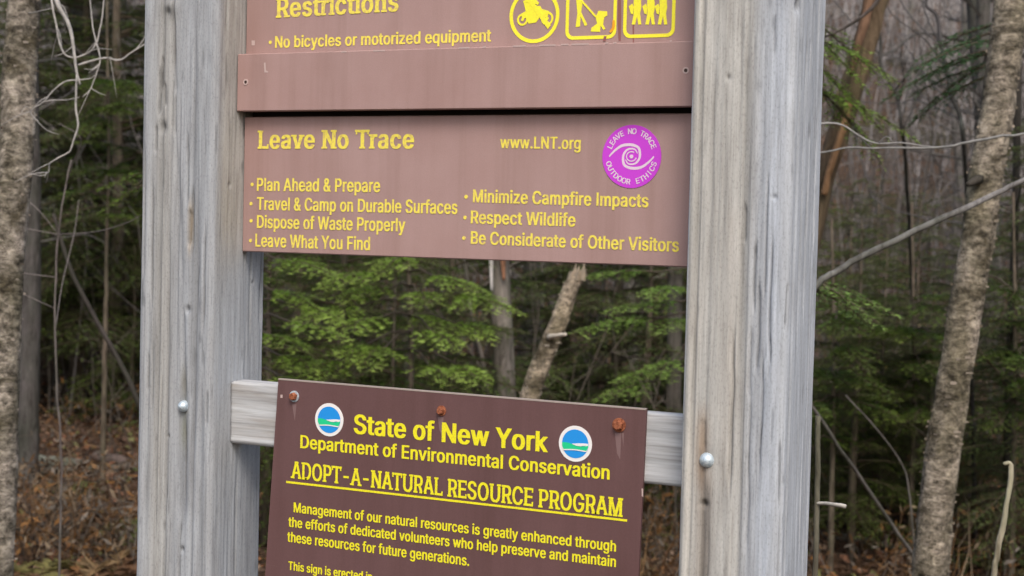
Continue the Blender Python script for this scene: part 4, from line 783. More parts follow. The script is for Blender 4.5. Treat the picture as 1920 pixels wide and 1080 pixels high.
trunks = [([(1290, -700, 8.5), (1275, -200, 8.5), (1268, 300, 8.5), (1266, 480, 8.5), (1262, 780, 8.5), (1258, 900, 8.5)], .042, (.085, .078, .07), 'dark trunk showing at the gap edge beside the nearer timber post', 'dark_trunk_tree'),
          ([(45, -700, 9), (48, -200, 9), (56, 300, 9), (55, 540, 9), (52, 780, 9)], .062, (.075, .07, .068), 'thick dark trunk standing just behind the pale birch by the thin stem', 'dark_trunk_tree'),
          ([(1790, -80, 7), (1737, 0, 7), (1757, 32, 7), (1764, 80, 7), (1774, 130, 7), (1786, 182, 7), (1800, 218, 7), (1806, 262, 7), (1816, 420, 7.4), (1822, 700, 7.8)], .010, (.06, .058, .06), 'slender crooked dark sapling before the grey slope nearest the leaning birch', 'sapling'),
          ([(1640, -40, 7.4), (1650, 60, 7.4), (1655, 130, 7.4), (1682, 180, 7.4), (1690, 240, 7.4), (1697, 300, 7.6), (1712, 600, 8.6)], .010, (.065, .062, .06), 'slender dark sapling rising beside the orange dead trunk', 'sapling'),
          ([(100, 400, 6), (130, 498, 6), (175, 590, 6), (215, 660, 6), (246, 722, 6), (285, 810, 6), (340, 940, 6)], .010, (.045, .04, .036), 'dark leaning stick slanting down behind the far timber post', 'stick'),
          ([(134, 300, 5), (124, 345, 5), (112, 420, 5), (105, 520, 5), (103, 620, 5), (107, 740, 5), (115, 850, 5), (112, 1000, 5)], .0034, (.15, .13, .125), 'thin grey upright stem in front of the thick dark trunk', 'sapling'),
          ([(1460, 660, 5.2), (1555, 812, 5.3), (1602, 880, 5.4), (1648, 948, 5.5), (1692, 1012, 5.6), (1740, 1090, 5.7)], .0068, (.12, .112, .105), 'straight grey stick slanting down to the leaning birch base', 'stick'),
          ([(1585, 740, 5.8), (1640, 800, 5.8), (1690, 868, 5.8), (1704, 920, 5.8), (1712, 1000, 5.8)], .0032, (.11, .10, .095), 'thin crooked twig above the straight slanting stick', 'stick'),
          ([(790, -800, 9.5), (772, -200, 9.5), (760, 380, 9.5), (758, 560, 9.5), (765, 720, 9.5)], .022, (.10, .09, .085), 'thin grey trunk amid the fir sprays above the middle rusty screw', 'tree'),
          ([(1935, -700, 8), (1915, -100, 8), (1902, 480, 8), (1898, 560, 8), (1893, 700, 8), (1890, 900, 8)], .022, (.04, .036, .032), 'dark thin trunk beyond the leaning birch near the picture edge', 'tree'),
          ([(800, -100, 9), (850, 300, 9), (880, 560, 9), (905, 680, 9), (925, 800, 9)], .012, (.14, .125, .11), 'slim bare stem leaning left of the pale broken snag', 'sapling'),
          ([(1190, -200, 9.4), (1150, 300, 9.4), (1130, 540, 9.4), (1110, 650, 9.4), (1080, 800, 9.4)], .014, (.08, .075, .07), 'slim dark stem right behind the pale broken snag', 'sapling')]
for pts, rr, cc, lab, nm in trunks:
    P = path(pts)
    t = tree_thing(nm if nm != 'tree' else 'slim_tree', lab, {'dark_trunk_tree': 'tree'}.get(nm, nm), P, rlin(P, rr*.7, rr, rr*1.15), M_BARK, cc, 12, .15, 9., sd=rr*99, part={'stick': 'shaft', 'sapling': 'stem'}.get(nm, 'trunk'))
    rs = np.random.RandomState(int(rr*1e4)+len(lab)); zd = pts[0][2]
    for k in range(0 if nm == 'stick' else 7):          # side twigs
        q_ = P[int(rs.uniform(.02, .6)*len(P))]; d = np.array([rs.uniform(-1, 1), rs.uniform(-.6, .6), rs.uniform(-.1, 1)]); L = rs.uniform(.25, .7)
        d /= np.linalg.norm(d); Q = catmull([q_, q_+d*L*.4+rs.normal(0, .02, 3), q_+d*L*.75+rs.normal(0, .04, 3), q_+d*L+rs.normal(0, .05, 3)], 4)
        mb = MB(); tube(mb, local(t, Q), rlin(Q, min(rr*.4, .006), .0012), 5, np.array(cc)*1.3); mb.build('twig', M_TINT, t, True)
# leaning dead trunk, brown with orange bare wood, upper right
P = path([(1690, -160, 5.6), (1645, -10, 5.6), (1628, 60, 5.6), (1606, 140, 5.6), (1585, 210, 5.6), (1562, 285, 5.6), (1545, 350, 5.6), (1500, 560, 5.6)])
t = tree_thing('dead_tree', 'leaning brown dead trunk with orange bare wood beside the nearer timber post', 'dead tree', P, rlin(P, .038, .040, .03, .022, .03), M_BARK, (.115, .085, .055), 20, .25, 8.)
branch(t, [(1634, -20, 5.53), (1618, 50, 5.53), (1604, 100, 5.53), (1596, 140, 5.53)], 24, 8, 5.5, (.14, .085, .055), M_BARK, part='bare_wood', rough=.3)
branch(t, [(1592, 190, 5.55), (1582, 235, 5.54), (1566, 285, 5.54), (1553, 330, 5.54), (1545, 365, 5.55)], 15, 14, 5.5, (.26, .155, .085), M_BARK, part='bare_wood', rough=.3)
branch(t, [(1660, -20, 5.4), (1632, 18, 5.4), (1600, 42, 5.4), (1572, 58, 5.4), (1545, 70, 5.4)], 9, 4, 5.4, (.07, .06, .055), M_BARK)
# arching grey sapling between the post and the leaning birch
P = path([(2040, 285, 3.7), (1920, 337, 3.65), (1860, 366, 3.65), (1790, 400, 3.6), (1700, 440, 3.6), (1620, 480, 3.6), (1570, 508, 3.6), (1535, 532, 3.6), (1480, 610, 3.6), (1450, 760, 3.6), (1440, 1000, 3.6)])
t = tree_thing('arching_sapling', 'smooth grey sapling arching up from behind the nearer post across the leaning birch', 'sapling', P, rlin(P, .0055, .0072, .0078, .010, .011), M_BARK, (.15, .147, .143), 10, .12, 14., part='stem')
for pts, w0, w1 in (([(1440, 260, 3.75), (1545, 231, 3.8), (1580, 234, 3.8), (1610, 254, 3.8), (1640, 268, 3.8), (1700, 266, 3.8), (1760, 270, 3.8)], 6, 3), ([(1700, 268, 3.8), (1790, 268, 3.8), (1850, 260, 3.8), (1890, 254, 3.8), (1960, 246, 3.8)], 5, 5)): pass
P = path([(2060, 240, 3.9), (1960, 246, 3.9), (1890, 254, 3.9), (1850, 261, 3.9), (1790, 272, 3.9), (1720, 279, 3.9), (1640, 277, 3.9), (1560, 282, 3.9), (1480, 330, 3.9), (1460, 600, 3.9), (1455, 900, 3.9)])
t = tree_thing('bent_twig', 'thin pale horizontal twig crossing the grey slope above the arching sapling', 'twig', P, rlin(P, .0030, .0034, .0022, .003, .006), M_TINT, (.20, .20, .195), 6, .08, 8., part='stem')
branch(t, [(1480, 240, 3.9), (1545, 231, 3.9), (1580, 235, 3.9), (1610, 254, 3.9), (1640, 268, 3.9), (1690, 268, 3.9), (1750, 276, 3.9)], 4.5, 2, 3.9, (.27, .265, .26), M_TINT)
# thin stake and peg just past the nearer post
P = path([(1534, 780, 2.9), (1533, 900, 2.9), (1529, 1080, 2.9)], 8)
t = tree_thing('thin_stem', 'thin tan upright stem with a pale peg twig hugging the nearer post', 'sapling', P, rlin(P, .0050, .0056), M_BARK, (.13, .122, .095), 10, .1, 9., part='stem')
branch(t, [(1531, 944, 2.9), (1550, 944, 2.88), (1570, 947, 2.86), (1586, 950, 2.85)], 6.5, 8.5, 2.87, (.46, .44, .40), M_TINT, part='peg', rough=.3)
P = path([(1882, 871, 3.5), (1890, 868, 3.5), (1896, 876, 3.5), (1894, 905, 3.5), (1888, 945, 3.5), (1877, 1000, 3.5), (1868, 1045, 3.5), (1862, 1090, 3.5)])
t = tree_thing('dead_sapling', 'pale bare stem with a hooked broken tip in the bottom corner beyond the birch', 'dead stem', P, rlin(P, .004, .0058, .0062, .007), M_BARK, (.33, .30, .23), 10, .3, 26., part='stem')
# logs, stump
def ground_pt(px, py):
    d = FW + R2*((px-960)/F_PX) - U2*((py-540)/F_PX); tt = 3.
    while tt < 60:
        p = CAM+d*tt
        if p.z < gzf(p.x, p.y): break
        tt += .02
    return np.array(p)
for (a, b, rr, cc, lab) in (((15, 868), (150, 880), .05, (.15, .16, .13), 'mossy grey log lying on the leaves past the pale birch'), ((-40, 905), (260, 878), .028, (.16, .14, .12), 'thin fallen grey log behind the mossy log near the far post'),
        ((1500, 1006), (1720, 1040), .022, (.13, .125, .11), 'thin fallen pole on the orange leaves beside the nearer post'), ((180, 862), (300, 888), .035, (.13, .10, .085), 'short brown fallen log touching the far post edge in view'), ((1530, 985), (1600, 960), .03, (.12, .11, .10), 'short dark fallen log under the slanting stick')):
    pa, pb = ground_pt(*a), ground_pt(*b); Q = catmull([pa, pa*.66+pb*.34+[0, 0, .03], pa*.33+pb*.67+[0, 0, .01], pb], 8); Q[:, 2] = np.maximum(Q[:, 2], gz(Q[:, 0], Q[:, 1])+rr*.6)
    t = thing('fallen_log', lab, 'log', tuple(pa)); mb = MB(); tube(mb, local(t, Q), rlin(Q, rr, rr*.9, rr*.7), 14, cc, .2, 9., True, rr*50); mb.build('wood', M_BARK, t, True)
g = ground_pt(165, 1010)
t = thing('cut_stub', 'pale sawn-off stub standing among the brown ferns by the far post', 'stump', tuple(g)); Q = np.array([g+[0, 0, -.05], g+[0, 0, .08], g+[.005, 0, .17], g+[.005, 0, .2]])
mb = MB(); tube(mb, local(t, Q), [.020, .016, .015, .012], 12, (.12, .10, .085), .35, 14.); mb.build('wood', M_BARK, t, True)
mb = MB(); tube(mb, local(t, [g+[-.07, 0, .2], g+[0, 0, .205], g+[.09, 0, .2]]), [.005, .009, .004], 8, (.26, .23, .19), .2, 9.); mb.build('cut_branch', M_TINT, t, True)

# ---------------------------------------------------------------- conifers
def spray(mb, S_, az, el, L, rs, col, dens=1., nl=.020, droop=.35):
    """one branch: woody axis, two ranks of twigs, each set with flat needles"""
    D = np.array([math.cos(az)*math.cos(el), math.sin(az)*math.cos(el), math.sin(el)]); side = np.array([-math.sin(az), math.cos(az), 0]); n = 8
    tt = np.linspace(0, 1, n)[:, None]; AX = S_+D*L*tt+np.array([0, 0, -1.])*L*droop*tt**2+side*L*.12*np.sin(tt*3+rs.uniform(0, 6))*tt
    tube(mb, AX, rlin(AX, .0025+.006*L, .0012), 4, (.10, .075, .05), cap=False)
    m_ = max(4, int(L/.042*dens)); ti = np.repeat(np.linspace(.14, 1., m_), 2); sg = np.tile([1., -1.], m_); sg[-1] = 0; k = len(ti)
    bi = ti*(n-1); i0 = np.minimum(bi.astype(int), n-2); f = (bi-i0)[:, None]; B = AX[i0]*(1-f)+AX[i0+1]*f; T = AX[i0+1]-AX[i0]; T /= np.linalg.norm(T, axis=1)[:, None]
    TL = (L*.42*(1-ti)**.8+.035)*rs.uniform(.65, 1.2, k); TD = T*.75+side*sg[:, None]*(.85+rs.uniform(-.15, .15, k))[:, None]+np.array([0, 0, 1.])*rs.uniform(-.18, .12, k)[:, None]; TD /= np.linalg.norm(TD, axis=1)[:, None]
    nn = np.maximum(3, (TL/.0085*dens).astype(int)); tot = nn.sum(); own = np.repeat(np.arange(k), nn)
    st_ = np.concatenate([[0], np.cumsum(nn)[:-1]]); lp = (np.arange(tot)-st_[own])/nn[own]
    drp = np.array([0, 0, -.22])*(TL[own]*lp**2)[:, None]; base = B[own]+TD[own]*(TL[own]*lp)[:, None]+drp
    sd = np.where(rs.rand(tot) < .5, 1., -1.)[:, None]; S2 = np.cross(TD, [0, 0, 1.]); S2 /= np.linalg.norm(S2, axis=1)[:, None]+1e-9
    nd = TD[own]*.55+S2[own]*sd*.85+rs.normal(0, .16, (tot, 3))+np.array([0, 0, .14]); nd /= np.linalg.norm(nd, axis=1)[:, None]
    ln = nl*rs.uniform(.75, 1.25, tot)[:, None]; wv = np.cross(nd, rs.normal(0, .35, (tot, 3))+[0, 0, 1.]); wv /= np.linalg.norm(wv, axis=1)[:, None]+1e-9; wv *= .0038
    V = np.stack([base-wv, base+wv, base+nd*ln], 1).reshape(-1, 3)
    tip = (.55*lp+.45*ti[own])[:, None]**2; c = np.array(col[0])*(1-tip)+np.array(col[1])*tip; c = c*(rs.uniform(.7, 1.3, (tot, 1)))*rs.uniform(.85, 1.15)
    mb.add(V, np.arange(tot*3).reshape(-1, 3), np.repeat(c, 3, 0))
    tw = np.stack([B, B+TD*TL[:, None]*.5+np.array([0, 0, -.06])*TL[:, None], B+TD*TL[:, None]+np.array([0, 0, -.22])*TL[:, None]], 1)
    tubes(mb, tw, np.tile([.0014, .0011, .0006], (k, 1)), np.tile([[.11, .085, .055]], (k, 1)))
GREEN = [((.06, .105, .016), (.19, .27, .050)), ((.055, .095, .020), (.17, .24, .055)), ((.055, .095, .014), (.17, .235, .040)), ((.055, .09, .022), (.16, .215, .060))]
def fir_meshes(seed, H, R, nb, col, nl=.020):
    rs = np.random.RandomState(seed); tr = MB(); cr = MB()
    tube(tr, np.array([[0, 0, -.1], [0.01, 0, H*.3], [-.01, .01, H*.6], [0, 0, H]]), [.012*H+.008, .009*H+.006, .006*H, .003], 10, (.11, .09, .07), .1, 8.)
    for k in range(nb):
        h = H*(.10+.88*(k+rs.rand())/nb); L = R*(1-h/H)**.75*rs.uniform(.65, 1.1)+.10
        spray(cr, np.array([0, 0, h]), rs.uniform(0, 2*math.pi), rs.uniform(.0, .35)+.5*(h/H)**3, L, rs, col, .9, nl, rs.uniform(.2, .45))
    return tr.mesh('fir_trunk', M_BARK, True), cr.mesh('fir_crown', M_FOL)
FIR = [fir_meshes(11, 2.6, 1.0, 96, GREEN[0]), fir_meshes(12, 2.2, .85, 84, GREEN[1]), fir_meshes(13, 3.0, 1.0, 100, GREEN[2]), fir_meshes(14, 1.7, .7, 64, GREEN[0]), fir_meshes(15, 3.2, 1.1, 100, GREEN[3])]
def fir(v, px, zd, sc, label, rz=None, group=None, sink=0.):
    p = A(px, 600, zd); t = thing('fir_tree', label, 'fir tree', (p[0], p[1], gzf(p[0], p[1])-sink), group)
    for nm, me in (('trunk', FIR[v][0]), ('crown', FIR[v][1])): link(nm, me, t)
    t.rotation_euler = (0, 0, random.uniform(0, 6.28) if rz is None else rz); t.scale = (sc, sc, sc*random.uniform(.95, 1.08)); return t
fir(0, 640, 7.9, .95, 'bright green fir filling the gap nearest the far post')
fir(1, 850, 8.1, 1.0, 'yellow-green fir in the gap just left of the grey streaked trunk')
fir(3, 505, 7.6, 1.0, 'small light green fir peeping out beside the far post above the crossbar')
fir(3, 740, 7.3, .8, 'small bright fir whose top sprays rise over the dark brown sign')
fir(1, 1215, 8.6, .95, 'green fir in the gap between the broken snag and the nearer post')
fir(2, 1060, 10.5, 1.0, 'dim dark fir deep behind the broken snag')
fir(2, 700, 10.8, 1.15, 'dark fir standing behind the bright firs of the gap')
fir(4, 215, 12.3, 1.5, 'tall dark green fir behind the pale forked twigs')
fir(2, 120, 14.0, 1.7, 'tall dark fir deep between the pale birch and the far post')
fir(2, 300, 12.8, 1.5, 'dark fir mostly hidden by the far post')
fir(3, 250, 12.0, .8, 'low yellow-green fir at the edge of the far post')
fir(2, 1590, 8.6, .58, 'low dark fir beside the nearer post below the arching sapling')
fir(2, 1700, 9.4, .62, 'low dense dark fir in front of the grey slope between post and birch')
fir(4, 1640, 10.4, .55, 'dark olive fir between the two low firs right of the nearer post')
fir(2, 1900, 8.6, .75, 'dark fir behind the leaning birch at the picture edge')
fir(4, 1980, 7.6, .8, 'blue-green fir reaching in from the picture edge below the birch')
fir(0, 1480, 9.2, .8, 'fir hidden behind the nearer post with a few sprays showing')
for i_, (v, px, zd, sc, lab) in enumerate(((2, 1610, 7.9, .55, 'nearest low dark fir right beside the nearer post'), (4, 1720, 8.4, .58, 'low olive fir just left of the leaning birch'), (2, 1800, 9.2, .6, 'low dark fir directly behind the leaning birch'), (2, 1660, 8.2, .5, 'dense dark fir centred between nearer post and leaning birch'),
        (4, 150, 13.0, 1.6, 'dark green fir right behind the pale forked twig tips'), (2, 60, 13.2, 1.5, 'dark fir directly behind the pale birch'), (2, 560, 9.4, 1.1, 'second row dark fir next to the far post in the gap'), (2, 930, 9.8, 1.1, 'dark fir behind the grey streaked trunk'), (4, 1160, 9.2, .95, 'olive fir right of the broken snag top'), (2, 1290, 9.8, 1.1, 'dark fir behind the dark trunk at the gap edge'))):
    fir(v, px, zd, sc, lab)
rs = np.random.RandomState(5)
def lone_sprays(name, label, root, sprs, col):
    """a thin bough with foliage whose trunk stands out of view"""
    t = thing(name, label, 'bough', tuple(root)); mb = MB()
    for (p, az, el, L) in sprs: spray(mb, local(t, A(*p)), az, el, L, rs, col, 1.3, .017, .25)
    mb.build('foliage', M_FOL, t); return t
def az_of(dx, dd):  # azimuth pointing dx to the right and dd away in camera terms
    v = R2*dx+FW*dd; return math.atan2(v.y, v.x)
t = lone_sprays('fir_bough', 'bright green fir bough in front of the orange dead trunk', A(1505, 40, 5.4), [((1500+random.uniform(0, 30), y_, 5.35), az_of(1, random.uniform(-.5, .5)), random.uniform(-.7, -.2), random.uniform(.26, .36)) for y_ in (30, 50, 70, 90, 110, 130, 150, 165)], ((.12, .22, .03), (.30, .44, .08)))
mb = MB(); tube(mb, local(t, [A(1490, -200, 5.4), A(1497, 60, 5.4), A(1503, 300, 5.4)]), .007, 6, (.1, .08, .06)); mb.build('stem', M_TINT, t, True)
t = lone_sprays('fir_bough', 'blue-green spruce bough hanging before the grey slope beside the leaning birch', A(1890, 100, 5.2), [((1910-random.uniform(0, 60), y_, 5.3), az_of(-1, random.uniform(-.6, .6)), random.uniform(-.5, -.0), random.uniform(.24, .36)) for y_ in (40, 60, 75, 90, 100, 110, 120, 135)], ((.05, .12, .045), (.13, .24, .10)))
mb = MB(); tube(mb, local(t, [A(1990, 60, 5.3), A(1905, 92, 5.3), A(1860, 112, 5.3)]), .006, 6, (.09, .075, .06)); mb.build('stem', M_TINT, t, True)
t = lone_sprays('fir_bough', 'small light green fir spray low against the outer side of the nearer post', A(1500, 540, 4.6), [((1505, 520, 4.6), az_of(1, .2), -.12, .28), ((1500, 535, 4.6), az_of(1, .6), -.2, .26), ((1500, 515, 4.6), az_of(1, -.4), -.3, .24), ((1505, 540, 4.6), az_of(1, .0), .0, .25)], ((.12, .22, .04), (.32, .46, .12)))
mb = MB(); tube(mb, local(t, [A(1470, 420, 4.6), A(1500, 535, 4.6), A(1500, 900, 4.6)]), .006, 6, (.1, .08, .06)); mb.build('stem', M_TINT, t, True)
t = lone_sprays('fir_bough', 'vivid yellow-green fir spray beside the far post at emblem height', A(270, 330, 5.6), [((285, 322, 5.6), az_of(-1, .1), -.1, .17), ((290, 340, 5.6), az_of(-1, -.2), -.3, .17), ((285, 330, 5.6), az_of(-1, .5), -.4, .14)], ((.08, .14, .012), (.20, .32, .03)))
mb = MB(); tube(mb, local(t, [A(310, 240, 5.6), A(288, 330, 5.6), A(300, 700, 5.6)]), .005, 6, (.1, .08, .06)); mb.build('stem', M_TINT, t, True)

BR = ((.15, .25, .03), (.46, .60, .13)); BR2 = ((.13, .23, .035), (.38, .53, .13))
def clump(label, stem, tips, col, L=.40):
    """a young fir whose boughs reach out to the given tips from one upright stem"""
    P = path(stem); t = thing('fir_sapling', label, 'fir tree', tuple(P[-1])); mb = MB(); tube(mb, local(t, P), rlin(P, .006, .014, .018), 8, (.11, .09, .07), .1, 9.); mb.build('stem', M_BARK, t, True)
    for (px, py, zd, ln) in tips:
        tip = A(px, py, zd); k = np.argmin(np.abs(P[:, 2]-(tip[2]+ln*.05))); S0 = P[k]; d = tip-S0; D = np.linalg.norm(d); d /= D
        mb = MB(); st0 = tip-d*ln; tube(mb, local(t, [S0, (S0+st0)/2+[0, 0, .02], st0]), [.006, .005, .004], 5, (.1, .08, .06), cap=False)
        spray(mb, local(t, st0), math.atan2(d[1], d[0]), math.asin(max(-1, min(1, d[2])))+.12, ln, rs, col, 1.5, .024, .22); mb.build('bough', M_FOL, t)
OL = ((.045, .085, .014), (.16, .22, .035))
crs = np.random.RandomState(77)
for lab, spx, zd, x0, x1, y0, y1, n_ in (('olive young fir massed close beside the nearer post below the curved grey sapling', 1560, 7.6, 1480, 1700, 570, 830, 20), ('olive young fir filling the space left of the leaning birch', 1710, 7.9, 1600, 1800, 540, 800, 22),
        ('dark olive young fir beyond the leaning birch at the picture edge', 1900, 7.4, 1840, 1990, 520, 800, 16), ('dim olive young fir left of the far post at emblem height', 200, 9.0, 90, 290, 120, 420, 18)):
    clump(lab, [(spx, y0-160, zd), (spx+4, (y0+y1)/2, zd), (spx, y1+60, zd)], [(crs.uniform(x0, x1), crs.uniform(y0, y1), zd+crs.uniform(-.5, .3), crs.uniform(.26, .42)) for _ in range(n_)], OL)
clump('bright young fir with broad flat sprays filling the middle of the gap', [(752, 120, 7.2), (760, 300, 7.2), (765, 480, 7.2), (770, 620, 7.2), (770, 800, 7.2)],
    [(960, 568, 6.5, .42), (890, 530, 6.7, .36), (590, 520, 6.7, .42), (650, 605, 6.4, .36), (560, 590, 6.6, .38), (835, 640, 6.3, .34), (690, 672, 6.2, .36), (905, 700, 6.2, .34), (820, 700, 6.1, .3), (700, 500, 6.9, .36), (560, 690, 6.2, .36), (800, 560, 6.6, .3), (930, 620, 6.6, .32), (640, 660, 6.3, .3), (860, 600, 6.9, .36), (640, 550, 6.8, .34)], BR)
clump('light green young fir with sprays right beside the far post', [(470, 300, 6.6), (468, 480, 6.6), (465, 620, 6.6), (462, 800, 6.6)], [(610, 500, 6.2, .34), (625, 620, 6.0, .32), (600, 560, 6.3, .3), (640, 585, 6.2, .26), (590, 680, 6.1, .3), (560, 640, 6.2, .28), (585, 720, 6.0, .28)], BR)
clump('young fir with drooping sprays between the broken snag and the nearer post', [(1330, 300, 7.0), (1335, 480, 7.0), (1338, 620, 7.0), (1340, 800, 7.0)],
    [(1090, 605, 6.6, .40), (1150, 570, 6.7, .36), (1210, 545, 6.6, .3), (1160, 700, 6.5, .34), (1225, 690, 6.4, .26), (1080, 510, 6.9, .36), (1130, 735, 6.4, .3), (1230, 610, 6.6, .26)], BR2)
# ---------------------------------------------------------------- brush, bare trees, leaves, ferns
def lateral(d, l): v = RT*l+Vector((-_s, _c, 0))*d; return np.array([CAM.x+v.x, CAM.y+v.y])
def scatter(n, d0, d1, rs, widen=1.5, pw=1., clear=False):
    d = d0+(d1-d0)*rs.rand(n)**pw; l = rs.uniform(-1, 1, n)*(d*.33*widen+.5)
    if clear: k = ~((l/d < -.20) & (d < 12.2) & (rs.rand(n) < .93)); d, l = d[k], l[k]
    x = CAM.x+_c*l-_s*d; y = CAM.y+_s*l+_c*d; return x, y, d
def brush(name, n, d0, d1, hmin, hmax, r, c0, c1, seed, twigs=4, pw=1.):
    rs = np.random.RandomState(seed); x, y, d = scatter(n, d0, d1, rs, pw=pw, clear=True); n = len(d); z = gz(x, y)-.03; h = rs.uniform(hmin, hmax, n)
    lean = rs.normal(0, .22, (n, 2)); k = 5; t_ = np.linspace(0, 1, k)
    P = np.stack([x[:, None]+lean[:, 0:1]*h[:, None]*t_+rs.normal(0, .035, (n, k))*h[:, None]*t_, y[:, None]+lean[:, 1:2]*h[:, None]*t_+rs.normal(0, .035, (n, k))*h[:, None]*t_, z[:, None]+h[:, None]*t_], -1)
    c = np.array(c0)+(np.array(c1)-np.array(c0))*rs.rand(n, 1); rr = r*rs.uniform(.6, 1.5, n)[:, None]*np.linspace(1, .3, k)
    mb = MB(); tubes(mb, P, rr, c)
    m_ = n*twigs; o = np.repeat(np.arange(n), twigs); f = rs.uniform(.15, .95, m_); b = f*(k-1); i0 = b.astype(int); g = (b-i0)[:, None]
    B = P[o, i0]*(1-g)+P[o, i0+1]*g; D = rs.normal(0, 1, (m_, 3)); D[:, 2] = np.abs(D[:, 2])*.5+.15; D /= np.linalg.norm(D, axis=1)[:, None]; L = (h[o]*rs.uniform(.10, .35, m_))[:, None]
    Q = np.stack([B, B+D*L*.5+rs.normal(0, .06, (m_, 3))*L, B+D*L+rs.normal(0, .12, (m_, 3))*L], 1); tubes(mb, Q, np.tile([.55, .4, .2], (m_, 1))*r*rs.uniform(.6, 1.1, (m_, 1)), c[o]*1.05)
    m2 = m_*2; o2 = np.repeat(np.arange(m_), 2); B2 = Q[o2, 1]; D2 = D[o2]*.6+rs.normal(0, .6, (m2, 3)); D2 /= np.linalg.norm(D2, axis=1)[:, None]
    Q2 = np.stack([B2, B2+D2*L[o2]*.45], 1); tubes(mb, Q2, np.tile([.35, .15], (m2, 1))*r, c[o[o2]])
    return tag(mb.build(name, M_TINT), kind='stuff')
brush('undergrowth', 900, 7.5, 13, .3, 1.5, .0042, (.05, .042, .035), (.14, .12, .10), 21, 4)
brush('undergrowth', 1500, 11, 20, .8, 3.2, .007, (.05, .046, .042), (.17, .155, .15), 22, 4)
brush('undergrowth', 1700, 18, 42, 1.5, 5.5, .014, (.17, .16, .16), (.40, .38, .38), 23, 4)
def low_tangle(n, px0, px1, d0, d1, seed):
    rs = np.random.RandomState(seed); mb = MB(); px = rs.uniform(px0, px1, n); d = rs.uniform(d0, d1, n); l = (px-960)/F_PX*d; x = CAM.x+_c*l-_s*d; y = CAM.y+_s*l+_c*d; z = gz(x, y)
    h = rs.uniform(.08, .42, n); D = rs.normal(0, .8, (n, 2)); k = 5; t_ = np.linspace(0, 1, k)
    P = np.stack([x[:, None]+D[:, 0:1]*h[:, None]*t_+rs.normal(0, .05, (n, k))*h[:, None], y[:, None]+D[:, 1:2]*h[:, None]*t_+rs.normal(0, .05, (n, k))*h[:, None], z[:, None]-.01+h[:, None]*np.sin(t_*rs.uniform(1.2, 2.6, (n, 1)))], -1)
    pal = np.array([(.10, .06, .035), (.16, .09, .04), (.06, .045, .035), (.20, .15, .10), (.14, .12, .10), (.20, .10, .035)]); c = pal[rs.randint(0, 6, n)]*rs.uniform(.4, 1.1, (n, 1))
    tubes(mb, P, rs.uniform(.0012, .0042, (n, 1))*np.linspace(1, .4, k), c)
    m_ = n*7; o = np.repeat(np.arange(n), 7); j = rs.randint(1, k, m_); B = P[o, j]; v = rs.normal(0, 1, (m_, 3)); v /= np.linalg.norm(v, axis=1)[:, None]; u = rs.normal(0, 1, (m_, 3)); u /= np.linalg.norm(u, axis=1)[:, None]; s_ = rs.uniform(.010, .032, (m_, 1))
    mb.add(np.stack([B, B+v*s_+u*s_*.35, B+v*s_*1.9, B+v*s_-u*s_*.35], 1).reshape(-1, 3), np.arange(m_*4).reshape(-1, 4), np.repeat(pal[rs.randint(0, 6, m_)]*rs.uniform(.5, 1.1, (m_, 1)), 4, 0))
    return tag(mb.build('dead_brush', M_TINT), kind='stuff')
low_tangle(300, 20, 270, 6.7, 8.0, 61); low_tangle(150, 1190, 1290, 6.7, 9., 62); low_tangle(300, 1500, 1950, 6.9, 10.5, 63); low_tangle(70, 20, 270, 8.6, 12., 64)
def bare_meshes(seed, H, r0, col):
    rs = np.random.RandomState(seed); tr = MB(); br = MB(); n = 9; t_ = np.linspace(0, 1, n); w_ = np.cumsum(rs.normal(0, .03, (n, 2)), 0)*H*.35
    P = np.stack([w_[:, 0], w_[:, 1], -.1+H*t_], 1); tube(tr, P, rlin(P, r0*1.2, r0, r0*.75, r0*.3), 10, col, .12, 4., True, seed)
    for k in range(46):
        f = rs.uniform(.18, .98); b = f*(n-1); i0 = min(int(b), n-2); S0 = P[i0]*(1-(b-i0))+P[i0+1]*(b-i0); az = rs.uniform(0, 6.28); L = H*.24*(1.1-f)*rs.uniform(.5, 1.2)+.15
        D = np.array([math.cos(az), math.sin(az), rs.uniform(.1, .9)]); D /= np.linalg.norm(D); Q = catmull([S0, S0+D*L*.4+rs.normal(0, .05, 3)*L, S0+D*L*.75+rs.normal(0, .1, 3)*L, S0+D*L+rs.normal(0, .14, 3)*L], 3)
        tube(br, Q, rlin(Q, r0*.24, r0*.05), 4, np.array(col)*1.15, cap=False)
        m_ = 9; ii = rs.randint(2, len(Q), m_); DD = D+rs.normal(0, .7, (m_, 3)); DD /= np.linalg.norm(DD, axis=1)[:, None]; LL = L*rs.uniform(.2, .5, (m_, 1))
        T3 = np.stack([Q[ii], Q[ii]+DD*LL*.5+rs.normal(0, .06, (m_, 3))*LL, Q[ii]+DD*LL+rs.normal(0, .12, (m_, 3))*LL], 1); tubes(br, T3, np.tile([.07, .05, .02], (m_, 1))*r0, np.tile([np.array(col)*1.2], (m_, 1)))
    return tr.mesh('bare_trunk', M_BARK, True), br.mesh('bare_branches', M_TINT)
BARE = [bare_meshes(31, 7., .06, (.15, .14, .135)), bare_meshes(32, 6., .045, (.20, .185, .18)), bare_meshes(33, 8., .08, (.09, .085, .08)), bare_meshes(34, 5., .035, (.24, .225, .21))]
rs = np.random.RandomState(9); x, y, d = scatter(64, 11.5, 34, rs, 1.35, .9)
